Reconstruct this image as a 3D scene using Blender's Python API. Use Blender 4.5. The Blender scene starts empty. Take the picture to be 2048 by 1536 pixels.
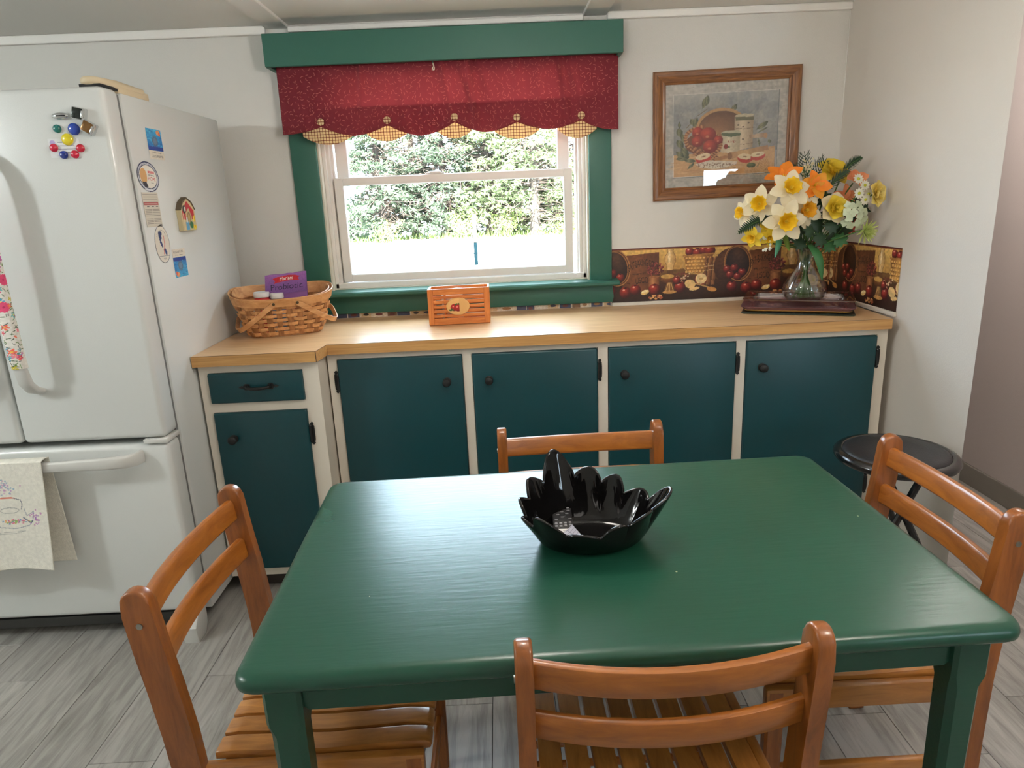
import bpy, bmesh, math, random
import numpy as np
from mathutils import Vector, Matrix, Euler

S = bpy.context.scene
COL = S.collection
rnd = random.Random(11)
PI = math.pi

# ------------------------------------------------------------------ camera, world, lamps, exposure
def lin(c):
    o = []
    for v in c[:3]:
        v = v / 255.0
        o.append(v / 12.92 if v <= 0.04045 else ((v + 0.055) / 1.055) ** 2.4)
    return tuple(o)

cam = bpy.data.cameras.new('camera')
cam.sensor_width = 36.0
cam.lens = 1365.7 / 2048 * 36.0
cam.clip_start = 0.05
cam.clip_end = 300
camo = bpy.data.objects.new('camera', cam)
COL.objects.link(camo)
_p, _y, _r = math.radians(-15.24), math.radians(0.603), math.radians(-2.517)
_w = Vector((math.sin(_y) * math.cos(_p), math.cos(_y) * math.cos(_p), math.sin(_p)))
_rt = Vector((math.cos(_y), -math.sin(_y), 0))
_up = _rt.cross(_w)
_r2 = math.cos(_r) * _rt + math.sin(_r) * _up
_u2 = -math.sin(_r) * _rt + math.cos(_r) * _up
M = Matrix((( _r2.x, _u2.x, -_w.x, 0), (_r2.y, _u2.y, -_w.y, 0), (_r2.z, _u2.z, -_w.z, 1.4191), (0, 0, 0, 1)))
camo.matrix_world = M
S.camera = camo

world = bpy.data.worlds.new('overcast_sky')
S.world = world
world.use_nodes = True
_bg = world.node_tree.nodes['Background']
_bg.inputs[0].default_value = (0.68, 0.83, 1.0, 1)
_bg.inputs[1].default_value = 20.0

def area_lamp(name, loc, target, size, energy, col, shape='DISK'):
    l = bpy.data.lights.new(name, 'AREA')
    l.shape = shape
    l.size = size
    l.energy = energy
    l.color = col
    o = bpy.data.objects.new(name, l)
    COL.objects.link(o)
    o.location = loc
    o.rotation_euler = (Vector(target) - Vector(loc)).to_track_quat('-Z', 'Y').to_euler()
    return o
def globe_or_fill(loc, r, energy, col):
    l = bpy.data.lights.new('ceiling_or_fill_lamp', 'POINT')
    l.shadow_soft_size = r
    l.energy = energy
    l.color = col
    o = bpy.data.objects.new('ceiling_or_fill_lamp', l)
    COL.objects.link(o)
    o.location = loc
_sun = bpy.data.lights.new('sun', 'SUN')
_sun.energy = 150
_sun.angle = math.radians(1.5)
_sun.color = (1.0, 0.97, 0.92)
_suno = bpy.data.objects.new('sun', _sun)
COL.objects.link(_suno)
_suno.location = (1, -9, 9)
_suno.rotation_euler = Vector((-0.12, 0.75, -0.70)).to_track_quat('-Z', 'Y').to_euler()
globe_or_fill((0.05, 1.55, 1.86), 0.09, 17, (1.0, 0.93, 0.85))
globe_or_fill((-2.90, 0.90, 1.98), 0.07, 56, (0.93, 1.0, 1.0))
globe_or_fill((1.82, 2.50, 1.95), 0.08, 15, (1.0, 0.94, 0.90))  # fill light added to brighten the hall wall, no fixture there
globe_or_fill((0.95, 0.55, 1.70), 0.09, 20, (1.0, 0.89, 0.77))

S.view_settings.view_transform = 'Standard'
S.view_settings.look = 'None'
S.view_settings.exposure = 0.0
S.view_settings.gamma = 1.0
S.view_settings.use_curve_mapping = False
S.cycles.use_denoising = True
S.cycles.max_bounces = 10
S.cycles.diffuse_bounces = 5
S.cycles.glossy_bounces = 5
S.cycles.transparent_max_bounces = 16
S.cycles.sample_clamp_indirect = 6.0

# ------------------------------------------------------------------ materials
MATS = {}
def newmat(name):
    m = bpy.data.materials.new(name)
    m.use_nodes = True
    nt = m.node_tree
    b = nt.nodes['Principled BSDF']
    return m, nt, b

def N(nt, t, **kw):
    n = nt.nodes.new(t)
    for k, v in kw.items():
        setattr(n, k, v)
    return n

def mat(name, c, rough=0.5, metal=0.0, coat=0.0, var=0.06, vscale=8.0, bump=0.0, bscale=60.0, c2=None, coatr=0.1, sheen=0.0, spec=0.5, trl=0.0):
    """painted / plain surface with procedural mottling and fine relief"""
    if name in MATS:
        return MATS[name]
    m, nt, b = newmat(name)
    tc = N(nt, 'ShaderNodeTexCoord')
    no = N(nt, 'ShaderNodeTexNoise')
    no.inputs['Scale'].default_value = vscale
    no.inputs['Detail'].default_value = 5
    nt.links.new(tc.outputs['Object'], no.inputs['Vector'])
    mx = N(nt, 'ShaderNodeMix', data_type='RGBA')
    a = lin(c)
    e = lin(c2) if c2 else tuple(min(1, v * (1 - 2.2 * var)) for v in a)
    mx.inputs[6].default_value = (*a, 1)
    mx.inputs[7].default_value = (*e, 1)
    nt.links.new(no.outputs['Fac'], mx.inputs[0])
    nt.links.new(mx.outputs[2], b.inputs['Base Color'])
    b.inputs['Roughness'].default_value = rough
    b.inputs['Metallic'].default_value = metal
    b.inputs['Coat Weight'].default_value = coat
    b.inputs['Coat Roughness'].default_value = coatr
    b.inputs['Specular IOR Level'].default_value = spec
    if sheen:
        b.inputs['Sheen Weight'].default_value = sheen
    if bump:
        n2 = N(nt, 'ShaderNodeTexNoise')
        n2.inputs['Scale'].default_value = bscale
        n2.inputs['Detail'].default_value = 3
        nt.links.new(tc.outputs['Object'], n2.inputs['Vector'])
        bp = N(nt, 'ShaderNodeBump')
        bp.inputs['Strength'].default_value = bump
        bp.inputs['Distance'].default_value = 0.002
        nt.links.new(n2.outputs['Fac'], bp.inputs['Height'])
        nt.links.new(bp.outputs['Normal'], b.inputs['Normal'])
    if trl:
        tr = N(nt, 'ShaderNodeBsdfTranslucent')
        nt.links.new(mx.outputs[2], tr.inputs[0])
        ms = N(nt, 'ShaderNodeMixShader')
        ms.inputs[0].default_value = trl
        nt.links.new(b.outputs[0], ms.inputs[1])
        nt.links.new(tr.outputs[0], ms.inputs[2])
        nt.links.new(ms.outputs[0], nt.nodes['Material Output'].inputs[0])
    MATS[name] = m
    return m

def wood(name, c1, c2, axis=0, stretch=14.0, scale=6.0, rough=0.35, coat=0.0, bump=0.15, rand=False, contrast=(0.35, 0.68)):
    """streaked wood grain running along one object axis"""
    if name in MATS:
        return MATS[name]
    m, nt, b = newmat(name)
    tc = N(nt, 'ShaderNodeTexCoord')
    mp = N(nt, 'ShaderNodeMapping')
    sc = [stretch, stretch, stretch]
    sc[axis] = 1.0
    mp.inputs['Scale'].default_value = sc
    src = tc.outputs['Object']
    oi = N(nt, 'ShaderNodeObjectInfo')
    if rand:
        ad = N(nt, 'ShaderNodeVectorMath', operation='ADD')
        sm = N(nt, 'ShaderNodeMath', operation='MULTIPLY')
        sm.inputs[1].default_value = 37.0
        nt.links.new(oi.outputs['Random'], sm.inputs[0])
        nt.links.new(src, ad.inputs[0])
        nt.links.new(sm.outputs[0], ad.inputs[1])
        src = ad.outputs[0]
    nt.links.new(src, mp.inputs['Vector'])
    no = N(nt, 'ShaderNodeTexNoise')
    no.inputs['Scale'].default_value = scale
    no.inputs['Detail'].default_value = 8
    no.inputs['Roughness'].default_value = 0.62
    no.inputs['Distortion'].default_value = 0.8
    nt.links.new(mp.outputs[0], no.inputs['Vector'])
    cr = N(nt, 'ShaderNodeValToRGB')
    cr.color_ramp.elements[0].position = contrast[0]
    cr.color_ramp.elements[0].color = (*lin(c2), 1)
    cr.color_ramp.elements[1].position = contrast[1]
    cr.color_ramp.elements[1].color = (*lin(c1), 1)
    nt.links.new(no.outputs['Fac'], cr.inputs[0])
    out = cr.outputs[0]
    if rand:
        hv = N(nt, 'ShaderNodeHueSaturation')
        mr = N(nt, 'ShaderNodeMapRange')
        mr.inputs['To Min'].default_value = 0.88
        mr.inputs['To Max'].default_value = 1.1
        nt.links.new(oi.outputs['Random'], mr.inputs[0])
        nt.links.new(mr.outputs[0], hv.inputs['Value'])
        nt.links.new(out, hv.inputs['Color'])
        out = hv.outputs[0]
    nt.links.new(out, b.inputs['Base Color'])
    b.inputs['Roughness'].default_value = rough
    b.inputs['Coat Weight'].default_value = coat
    b.inputs['Coat Roughness'].default_value = 0.12
    if bump:
        bp = N(nt, 'ShaderNodeBump')
        bp.inputs['Strength'].default_value = bump
        bp.inputs['Distance'].default_value = 0.001
        nt.links.new(no.outputs['Fac'], bp.inputs['Height'])
        nt.links.new(bp.outputs['Normal'], b.inputs['Normal'])
    MATS[name] = m
    return m

def glass(name, tint=(1, 1, 1), fac=0.06, edge=0.5, rough=0.0):
    """thin clear glass: transparency plus a fresnel mirror"""
    if name in MATS:
        return MATS[name]
    m, nt, b = newmat(name)
    nt.nodes.remove(b)
    tr = N(nt, 'ShaderNodeBsdfTransparent')
    tr.inputs[0].default_value = (*tint, 1)
    gl = N(nt, 'ShaderNodeBsdfGlossy')
    gl.inputs['Roughness'].default_value = rough
    lw = N(nt, 'ShaderNodeLayerWeight')
    lw.inputs['Blend'].default_value = 0.35
    mr = N(nt, 'ShaderNodeMapRange')
    mr.inputs['To Min'].default_value = fac
    mr.inputs['To Max'].default_value = edge
    nt.links.new(lw.outputs['Facing'], mr.inputs[0])
    no = N(nt, 'ShaderNodeTexNoise')
    no.inputs['Scale'].default_value = 3.0
    bp = N(nt, 'ShaderNodeBump')
    bp.inputs['Strength'].default_value = 0.01
    nt.links.new(no.outputs['Fac'], bp.inputs['Height'])
    nt.links.new(bp.outputs['Normal'], gl.inputs['Normal'])
    ms = N(nt, 'ShaderNodeMixShader')
    nt.links.new(mr.outputs[0], ms.inputs[0])
    nt.links.new(tr.outputs[0], ms.inputs[1])
    nt.links.new(gl.outputs[0], ms.inputs[2])
    nt.links.new(ms.outputs[0], nt.nodes['Material Output'].inputs[0])
    MATS[name] = m
    return m

def printmat(name='printed_paper', rough=0.55, bump=0.0, bscale=300.0):
    if name in MATS:
        return MATS[name]
    m, nt, b = newmat(name)
    at = N(nt, 'ShaderNodeAttribute', attribute_name='Col')
    tc = N(nt, 'ShaderNodeTexCoord')
    no = N(nt, 'ShaderNodeTexNoise')
    no.inputs['Scale'].default_value = bscale
    nt.links.new(tc.outputs['Object'], no.inputs['Vector'])
    hv = N(nt, 'ShaderNodeHueSaturation')
    mr = N(nt, 'ShaderNodeMapRange')
    mr.inputs['To Min'].default_value = 0.94
    mr.inputs['To Max'].default_value = 1.05
    nt.links.new(no.outputs['Fac'], mr.inputs[0])
    nt.links.new(mr.outputs[0], hv.inputs['Value'])
    nt.links.new(at.outputs['Color'], hv.inputs['Color'])
    nt.links.new(hv.outputs[0], b.inputs['Base Color'])
    b.inputs['Roughness'].default_value = rough
    if bump:
        bp = N(nt, 'ShaderNodeBump')
        bp.inputs['Strength'].default_value = bump
        bp.inputs['Distance'].default_value = 0.002
        nt.links.new(no.outputs['Fac'], bp.inputs['Height'])
        nt.links.new(bp.outputs['Normal'], b.inputs['Normal'])
    MATS[name] = m
    return m

# ------------------------------------------------------------------ geometry helpers
class G:
    """collects shapes in a bmesh and links them as one mesh object"""
    def __init__(s):
        s.bm = bmesh.new()
    def box(s, x0, x1, y0, y1, z0, z1, bev=0.0, seg=2, mtx=None):
        bm = s.bm
        v = [bm.verts.new((x, y, z)) for z in (z0, z1) for y in (y0, y1) for x in (x0, x1)]
        fs = [bm.faces.new([v[i] for i in q]) for q in ((0, 2, 3, 1), (4, 5, 7, 6), (0, 1, 5, 4), (2, 6, 7, 3), (0, 4, 6, 2), (1, 3, 7, 5))]
        vs = set(v)
        if bev:
            es = list({e for f in fs for e in f.edges})
            r = bmesh.ops.bevel(bm, geom=es, offset=bev, segments=seg, affect='EDGES', profile=0.5)
            vs = set(r['verts']) | {x for x in vs if x.is_valid}
        if mtx is not None:
            bmesh.ops.transform(bm, matrix=mtx, verts=list(vs))
        return s
    def prism(s, pts, h0, h1, axis='z', bev=0.0, seg=2, mtx=None):
        bm = s.bm
        def P(a, b, h):
            return {'z': (a, b, h), 'y': (a, h, b), 'x': (h, a, b)}[axis]
        lo = [bm.verts.new(P(a, b, h0)) for a, b in pts]
        hi = [bm.verts.new(P(a, b, h1)) for a, b in pts]
        n = len(pts)
        f0 = bm.faces.new(lo[::-1])
        f1 = bm.faces.new(hi)
        sd = [bm.faces.new((lo[i], lo[(i + 1) % n], hi[(i + 1) % n], hi[i])) for i in range(n)]
        vs = set(lo) | set(hi)
        if bev:
            es = list(set(f0.edges) | set(f1.edges))
            r = bmesh.ops.bevel(bm, geom=es, offset=bev, segments=seg, affect='EDGES', profile=0.5)
            vs = set(r['verts']) | {x for x in vs if x.is_valid}
        if mtx is not None:
            bmesh.ops.transform(bm, matrix=mtx, verts=list(vs))
        return s
    def rings(s, rs, closed=False, cap=True):
        """skin between successive vertex rings"""
        bm = s.bm
        vr = [[bm.verts.new(p) for p in r] for r in rs]
        n = len(rs[0])
        k = len(vr)
        for i in range(k if closed else k - 1):
            a, b = vr[i], vr[(i + 1) % k]
            for j in range(n):
                bm.faces.new((a[j], a[(j + 1) % n], b[(j + 1) % n], b[j]))
        if cap and not closed:
            bm.faces.new(vr[0][::-1])
            bm.faces.new(vr[-1])
        return s
    def tube(s, path, r, n=8, closed=False, flat=1.0, up=None, cap=True):
        P = [Vector(p) for p in path]
        k = len(P)
        rs = []
        prev = None
        for i in range(k):
            a = P[(i - 1) % k] if (closed or i > 0) else P[i]
            b = P[(i + 1) % k] if (closed or i < k - 1) else P[i]
            t = (b - a).normalized()
            if up is not None:
                x = Vector(up).cross(t)
                if x.length < 1e-4:
                    x = t.orthogonal()
                x.normalize()
            elif prev is None:
                x = t.orthogonal().normalized()
            else:
                x = (prev - t * prev.dot(t)).normalized()
            prev = x
            y = t.cross(x)
            rr = r[i] if hasattr(r, '__len__') else r
            rs.append([P[i] + x * (rr * math.cos(2 * PI * j / n)) + y * (rr * flat * math.sin(2 * PI * j / n)) for j in range(n)])
        return s.rings(rs, closed, cap)
    def bar(s, path, w, t, up=(0, 0, 1), closed=False, cap=True):
        """rectangular section swept along a path: w across 'up x tangent', t along up"""
        P = [Vector(p) for p in path]
        k = len(P)
        rs = []
        for i in range(k):
            a = P[(i - 1) % k] if (closed or i > 0) else P[i]
            b = P[(i + 1) % k] if (closed or i < k - 1) else P[i]
            tg = (b - a).normalized()
            u = up[i] if isinstance(up, list) else up
            u = Vector(u)
            x = u.cross(tg).normalized()
            y = tg.cross(x)
            ww = w[i] if hasattr(w, '__len__') else w
            tt = t[i] if hasattr(t, '__len__') else t
            rs.append([P[i] + x * (sx * ww / 2) + y * (sy * tt / 2) for sx, sy in ((-1, -1), (1, -1), (1, 1), (-1, 1))])
        return s.rings(rs, closed, cap)
    def lathe(s, prof, n=24, c=(0, 0, 0), cap=True):
        rs = [[(c[0] + r * math.cos(2 * PI * j / n), c[1] + r * math.sin(2 * PI * j / n), c[2] + z) for j in range(n)] for r, z in prof]
        return s.rings(rs, False, cap)
    def grid(s, fn, nu, nv, cu=False):
        bm = s.bm
        vv = [[bm.verts.new(fn(i / (nu if cu else nu - 1), j / (nv - 1))) for j in range(nv)] for i in range(nu)]
        for i in range(nu if cu else nu - 1):
            for j in range(nv - 1):
                a, b = vv[i], vv[(i + 1) % nu]
                bm.faces.new((a[j], b[j], b[j + 1], a[j + 1]))
        return s
    def ball(s, c, r, n=10, sc=(1, 1, 1)):
        r0 = bmesh.ops.create_uvsphere(s.bm, u_segments=n * 2, v_segments=n, radius=r)
        bmesh.ops.transform(s.bm, matrix=Matrix.Translation(c) @ Matrix.Diagonal((*sc, 1)), verts=r0['verts'])
        return s
    def xf(s, m):
        bmesh.ops.transform(s.bm, matrix=m, verts=s.bm.verts[:])
        return s
    def mesh(s, name, m, smooth=35, nrm=True):
        me = bpy.data.meshes.new(name)
        if nrm:
            bmesh.ops.recalc_face_normals(s.bm, faces=s.bm.faces[:])
        s.bm.to_mesh(me)
        s.bm.free()
        if m:
            me.materials.append(m)
        if smooth:
            me.shade_smooth()
            me.set_sharp_from_angle(angle=math.radians(smooth))
        return me
    def obj(s, name, m, parent=None, smooth=35, nrm=True, loc=None):
        return link(name, s.mesh(name, m, smooth, nrm), parent, loc)

def link(name, me, parent=None, loc=None):
    o = bpy.data.objects.new(name, me)
    COL.objects.link(o)
    if parent is not None:
        o.parent = parent
    if loc is not None:
        o.location = loc
    return o

def tag(o, label, cat, group=None):
    o['label'] = label
    o['category'] = cat
    if group:
        o['group'] = group
    return o

def thing(name, label, cat, loc=(0, 0, 0), rz=0.0, group=None, rot=None):
    o = bpy.data.objects.new(name, None)
    COL.objects.link(o)
    o.empty_display_size = 0.05
    o.location = loc
    o.rotation_euler = rot if rot is not None else (0, 0, rz)
    return tag(o, label, cat, group)

def struct(o):
    o['kind'] = 'structure'
    return o

def stuff(o):
    o['kind'] = 'stuff'
    return o

def copy_thing(root, loc, rz, label=None, rot=None):
    """copy a thing with its parts and their sub-parts"""
    def cp(o, par):
        c = o.copy()
        COL.objects.link(c)
        c.parent = par
        for ch in [k for k in bpy.data.objects if k.parent == o]:
            cp(ch, c)
        return c
    r = cp(root, None)
    r.location = loc
    r.rotation_euler = rot if rot is not None else (0, 0, rz)
    if label:
        r['label'] = label
    return r

def frame_y(n, up=(0, 0, 1)):
    """rotation whose local +Z looks along n"""
    z = Vector(n).normalized()
    u = Vector(up)
    x = u.cross(z)
    if x.length < 1e-4:
        x = Vector((1, 0, 0))
    x.normalize()
    y = z.cross(x)
    return Matrix((x, y, z)).transposed().to_4x4()

# ------------------------------------------------------------------ flat print: a small raster painter whose pixels become vertex colours
_GLY = {}
def glyph_tris(txt):
    if txt in _GLY:
        return _GLY[txt]
    cu = bpy.data.curves.new('t', 'FONT')
    cu.body = txt
    cu.size = 1.0
    ob = bpy.data.objects.new('t', cu)
    COL.objects.link(ob)
    dg = bpy.context.evaluated_depsgraph_get()
    me = ob.evaluated_get(dg).to_mesh()
    me.calc_loop_triangles()
    co = np.array([v.co[:2] for v in me.vertices]) if len(me.vertices) else np.zeros((0, 2))
    tr = [co[list(t.vertices)] for t in me.loop_triangles]
    w = float(co[:, 0].max()) if len(co) else 0.3
    bpy.data.objects.remove(ob)
    bpy.data.curves.remove(cu)
    _GLY[txt] = (tr, w)
    return _GLY[txt]

class Cv:
    def __init__(s, w, h, res, bg):
        s.w, s.h, s.res = w, h, res
        s.nx, s.ny = int(round(w * res)) + 1, int(round(h * res)) + 1
        s.a = np.empty((s.ny, s.nx, 3))
        s.a[:] = np.array(bg) / 255.0
        s.rs = np.random.RandomState(5)
    def sub(s, x0, x1, y0, y1):
        r = s.res
        i0, i1 = max(0, int(math.floor(x0 * r))), min(s.nx, int(math.ceil(x1 * r)) + 1)
        j0, j1 = max(0, int(math.floor(y0 * r))), min(s.ny, int(math.ceil(y1 * r)) + 1)
        if i1 <= i0 or j1 <= j0:
            return None
        X, Y = np.meshgrid(np.arange(i0, i1) / r, np.arange(j0, j1) / r)
        return slice(j0, j1), slice(i0, i1), X, Y
    def put(s, q, k, c, al=1.0):
        v = s.a[q[0], q[1]]
        c = np.array(c, float)
        c = c / 255.0
        if c.ndim == 1:
            v[k] = v[k] * (1 - al) + c * al
        else:
            v[k] = v[k] * (1 - al) + c[k] * al
    def vgrad(s, c0, c1, x0=0, x1=None, y0=0, y1=None):
        x1 = s.w if x1 is None else x1
        y1 = s.h if y1 is None else y1
        q = s.sub(x0, x1, y0, y1)
        t = np.clip((q[3] - y0) / (y1 - y0), 0, 1)[..., None]
        s.put(q, np.ones(q[2].shape, bool), np.array(c0) * (1 - t) + np.array(c1) * t)
    def ell(s, cx, cy, rx, ry, c, rot=0.0, c2=None, off=(-.3, -.35), al=1.0):
        R = max(rx, ry)
        q = s.sub(cx - R, cx + R, cy - R, cy + R)
        if q is None:
            return
        dx, dy = q[2] - cx, q[3] - cy
        cs, sn = math.cos(rot), math.sin(rot)
        u, v = (dx * cs + dy * sn) / rx, (-dx * sn + dy * cs) / ry
        k = u * u + v * v <= 1
        if c2 is None:
            s.put(q, k, c, al)
        else:
            t = np.clip(np.sqrt((u - off[0]) ** 2 + (v - off[1]) ** 2) / 1.25, 0, 1)[..., None]
            s.put(q, k, np.array(c) * (1 - t) + np.array(c2) * t, al)
    def poly(s, pts, c, al=1.0, c2=None):
        p = np.array(pts, float)
        q = s.sub(p[:, 0].min(), p[:, 0].max(), p[:, 1].min(), p[:, 1].max())
        if q is None:
            return
        X, Y = q[2], q[3]
        k = np.zeros(X.shape, bool)
        n = len(p)
        for i in range(n):
            (xa, ya), (xb, yb) = p[i], p[(i + 1) % n]
            if ya == yb:
                continue
            cnd = (ya > Y) != (yb > Y)
            k ^= cnd & (X < (xb - xa) * (Y - ya) / (yb - ya) + xa)
        if c2 is None:
            s.put(q, k, c, al)
        else:
            x0, x1 = p[:, 0].min(), p[:, 0].max()
            t = np.abs((X - x0) / max(1e-6, x1 - x0) * 2 - 0.8)[..., None].clip(0, 1)
            s.put(q, k, np.array(c) * (1 - t) + np.array(c2) * t, al)
    def rect(s, x0, y0, x1, y1, c, al=1.0, c2=None):
        s.poly([(x0, y0), (x1, y0), (x1, y1), (x0, y1)], c, al, c2)
    def line(s, pts, w, c, al=1.0):
        for (xa, ya), (xb, yb) in zip(pts[:-1], pts[1:]):
            q = s.sub(min(xa, xb) - w, max(xa, xb) + w, min(ya, yb) - w, max(ya, yb) + w)
            if q is None:
                continue
            dx, dy = xb - xa, yb - ya
            L = dx * dx + dy * dy + 1e-9
            t = np.clip(((q[2] - xa) * dx + (q[3] - ya) * dy) / L, 0, 1)
            k = np.hypot(q[2] - xa - t * dx, q[3] - ya - t * dy) <= w / 2
            s.put(q, k, c, al)
    def text(s, txt, x, y, size, c, sx=1.0, rot=0.0, arc=0.0, al=1.0, flip=False):
        """(x, y) is the middle of the baseline; arc bends it upwards in the middle"""
        tr, w = glyph_tris(txt)
        cs, sn = math.cos(rot), math.sin(rot)
        for t in tr:
            P = []
            for (a, b) in t:
                u, v = (a - w / 2) * size * sx, -b * size
                v += -arc * (1 - (2 * (a / w) - 1) ** 2)
                if flip:
                    u, v = -u, -v
                P.append((x + u * cs - v * sn, y + u * sn + v * cs))
            s.poly(P, c, al)
    def speckle(s, n, c, r0, r1, al=0.5, asp=1.0):
        for _ in range(n):
            x, y = s.rs.rand() * s.w, s.rs.rand() * s.h
            r = r0 + (r1 - r0) * s.rs.rand()
            s.ell(x, y, r * asp, r, c, al=al)
    def noise(s, amt, k=6):
        n = s.rs.rand(s.ny // k + 2, s.nx // k + 2)
        yi, xi = np.arange(s.ny) / k, np.arange(s.nx) / k
        y0, x0 = yi.astype(int), xi.astype(int)
        fy, fx = (yi - y0)[:, None], (xi - x0)[None]
        v = (n[y0][:, x0] * (1 - fy) * (1 - fx) + n[y0 + 1][:, x0] * fy * (1 - fx) + n[y0][:, x0 + 1] * (1 - fy) * fx + n[y0 + 1][:, x0 + 1] * fy * fx)
        s.a *= (1 + amt * (v - 0.5))[..., None]
        s.a = s.a.clip(0, 1)

def tolin(a):
    return np.where(a <= 0.04045, a / 12.92, ((a + 0.055) / 1.055) ** 2.4)

def printed(name, cv, fn, parent, m=None, mask=None, smooth=True):
    """mesh whose vertices carry the painted colours; fn(u, v) arrays -> xyz, u right, v up, both 0..1"""
    ny, nx = cv.a.shape[:2]
    U, V = np.meshgrid(np.linspace(0, 1, nx), np.linspace(1, 0, ny))
    X = np.stack(np.broadcast_arrays(*fn(U, V)), -1).reshape(-1, 3)
    col = np.ones((ny * nx, 4))
    col[:, :3] = tolin(cv.a.reshape(-1, 3))
    idx = np.arange(nx * ny).reshape(ny, nx)
    F = np.stack([idx[1:, :-1], idx[1:, 1:], idx[:-1, 1:], idx[:-1, :-1]], -1).reshape(-1, 4)
    if mask is not None:
        keep = mask(U, V).reshape(-1)
        F = F[keep[F].all(1)]
    me = bpy.data.meshes.new(name)
    me.vertices.add(len(X))
    me.vertices.foreach_set('co', X.astype(np.float32).ravel())
    me.loops.add(F.size)
    me.loops.foreach_set('vertex_index', F.astype(np.int32).ravel())
    me.polygons.add(len(F))
    me.polygons.foreach_set('loop_start', np.arange(0, F.size, 4, dtype=np.int32))
    me.polygons.foreach_set('loop_total', np.full(len(F), 4, np.int32))
    ca = me.color_attributes.new('Col', 'FLOAT_COLOR', 'POINT')
    ca.data.foreach_set('color', col.astype(np.float32).ravel())
    me.update(calc_edges=True)
    me.validate()
    if smooth:
        me.shade_smooth()
    me.materials.append(m or printmat())
    return link(name, me, parent)

def thingw(name, label, cat, loc, group=None):
    """thing whose parts are modelled in room coordinates; the Empty sits at its base"""
    o = thing(name, label, cat, loc, 0, group)
    WORLD[o.name] = Vector(loc)
    return o
WORLD = {}
_link = link
def link(name, me, parent=None, loc=None):
    o = _link(name, me, parent, loc)
    if parent is not None and parent.name in WORLD:
        o.matrix_parent_inverse = Matrix.Translation(-WORLD[parent.name])
    return o

# palette
mWall = mat('painted_wallboard', (217, 215, 210), 0.62, var=0.02, vscale=2.5, bump=0.25, bscale=260)
mCeil = mat('ceiling_paint', (244, 242, 238), 0.7, var=0.02, vscale=3, bump=0.1, bscale=200)
mTrimW = mat('white_gloss_paint', (226, 221, 211), 0.4, var=0.03, vscale=9, bump=0.08, bscale=90)
mGreen = mat('green_trim_paint', (44, 98, 84), 0.45, var=0.05, vscale=5, bump=0.12, bscale=140)
mDoor = mat('teal_cabinet_paint', (6, 62, 69), 0.36, var=0.07, vscale=4, bump=0.15, bscale=120)
mTable = None
mVinyl = mat('white_vinyl', (232, 229, 224), 0.35, var=0.015)
mIron = mat('black_iron', (18, 18, 19), 0.45, var=0.1)
mDark = mat('dark_gap', (30, 31, 32), 0.8)
mPane = glass('window_glass', (0.97, 0.99, 0.98), 0.03, 0.35)

FL = -0.02
YB = 3.047
XR = 1.475
CZ = 2.126

# ------------------------------------------------------------------ floor
g = G()
g.box(-3.4, 3.6, -2.2, 5.0, FL - 0.06, FL - 0.004)
floor = struct(g.obj('floor', mDark, smooth=0))
mPlank = wood('grey_plank', (172, 169, 164), (122, 119, 114), axis=1, stretch=11, scale=3.2, rough=0.38, bump=0.25, rand=True, contrast=(0.28, 0.6))
PW, PL = 0.184, 1.22
gp = G()
gp.box(-PW / 2 + .0008, PW / 2 - .0008, -PL / 2 + .0008, PL / 2 - .0008, -0.004, 0, bev=0.0008, seg=1)
plank_me = gp.mesh('plank', mPlank, smooth=0)
for i in range(37):
    off = rnd.random() * PL
    y = -2.0 - off
    while y < 4.8:
        yc = y + PL / 2
        if -1.7 < yc < 4.5:
            o = link('plank', plank_me, floor, (-3.3 + i * PW, yc, FL))
        y += PL

# ------------------------------------------------------------------ walls, ceiling
WX0, WX1, WZ0, WZ1 = -0.748, 0.402, 1.046, 1.95
g = G()
g.box(-3.4, WX0, YB, YB + .13, FL - .05, CZ + .05)
g.box(WX1, XR + .10, YB, YB + .13, FL - .05, CZ + .05)
g.box(WX0, WX1, YB, YB + .13, FL - .05, WZ0)
g.box(WX0, WX1, YB, YB + .13, WZ1, CZ + .05)
struct(g.obj('wall_back', mWall, smooth=0))
g = G()
g.prism([(XR, 2.051), (XR + .10, 2.205), (XR + .10, YB), (XR, YB)], FL - .05, CZ + .05, 'z')
struct(g.obj('wall_right', mat('painted_wallboard_right', (216, 210, 202), 0.6, var=0.02, vscale=2.5, bump=0.25, bscale=260), smooth=0))
mHall = mat('hall_wall_paint', (196, 186, 182), 0.65, var=0.03, vscale=2.5, bump=0.25, bscale=260)
g = G()
g.box(2.235, 2.335, 0.75, 4.9, FL - .05, CZ + .05)
struct(g.obj('wall_hall', mHall, smooth=0))
g = G()
g.box(1.575, 2.235, 4.8, 4.9, FL - .05, CZ + .05)
g.box(XR, XR + .1, YB + .13, 4.9, FL - .05, CZ + .05)
struct(g.obj('wall_hall_end', mHall, smooth=0))
g = G()
g.box(2.222, 2.236, 0.75, 4.8, FL, 0.078, bev=.003)
struct(g.obj('baseboard_hall', mat('grey_baseboard', (138, 132, 123), 0.55, var=0.05), smooth=0))
g = G()
g.box(-3.4, -3.3, -2.2, YB, FL - .05, CZ + .05)
struct(g.obj('wall_left', mWall, smooth=0))
g = G()                                     # wall behind the camera, with a small window seen only as a reflection
g.box(-3.3, 2.02, -1.0, -0.9, FL - .05, CZ + .05)
g.box(2.44, 3.5, -1.0, -0.9, FL - .05, CZ + .05)
g.box(2.02, 2.44, -1.0, -0.9, FL - .05, 0.95)
g.box(2.02, 2.44, -1.0, -0.9, 1.63, CZ + .05)
struct(g.obj('wall_front', mWall, smooth=0))
g = G()
g.box(2.335, 3.5, 0.65, 0.75, FL - .05, CZ + .05)
g.box(3.5, 3.6, -2.2, 0.75, FL - .05, CZ + .05)
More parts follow.
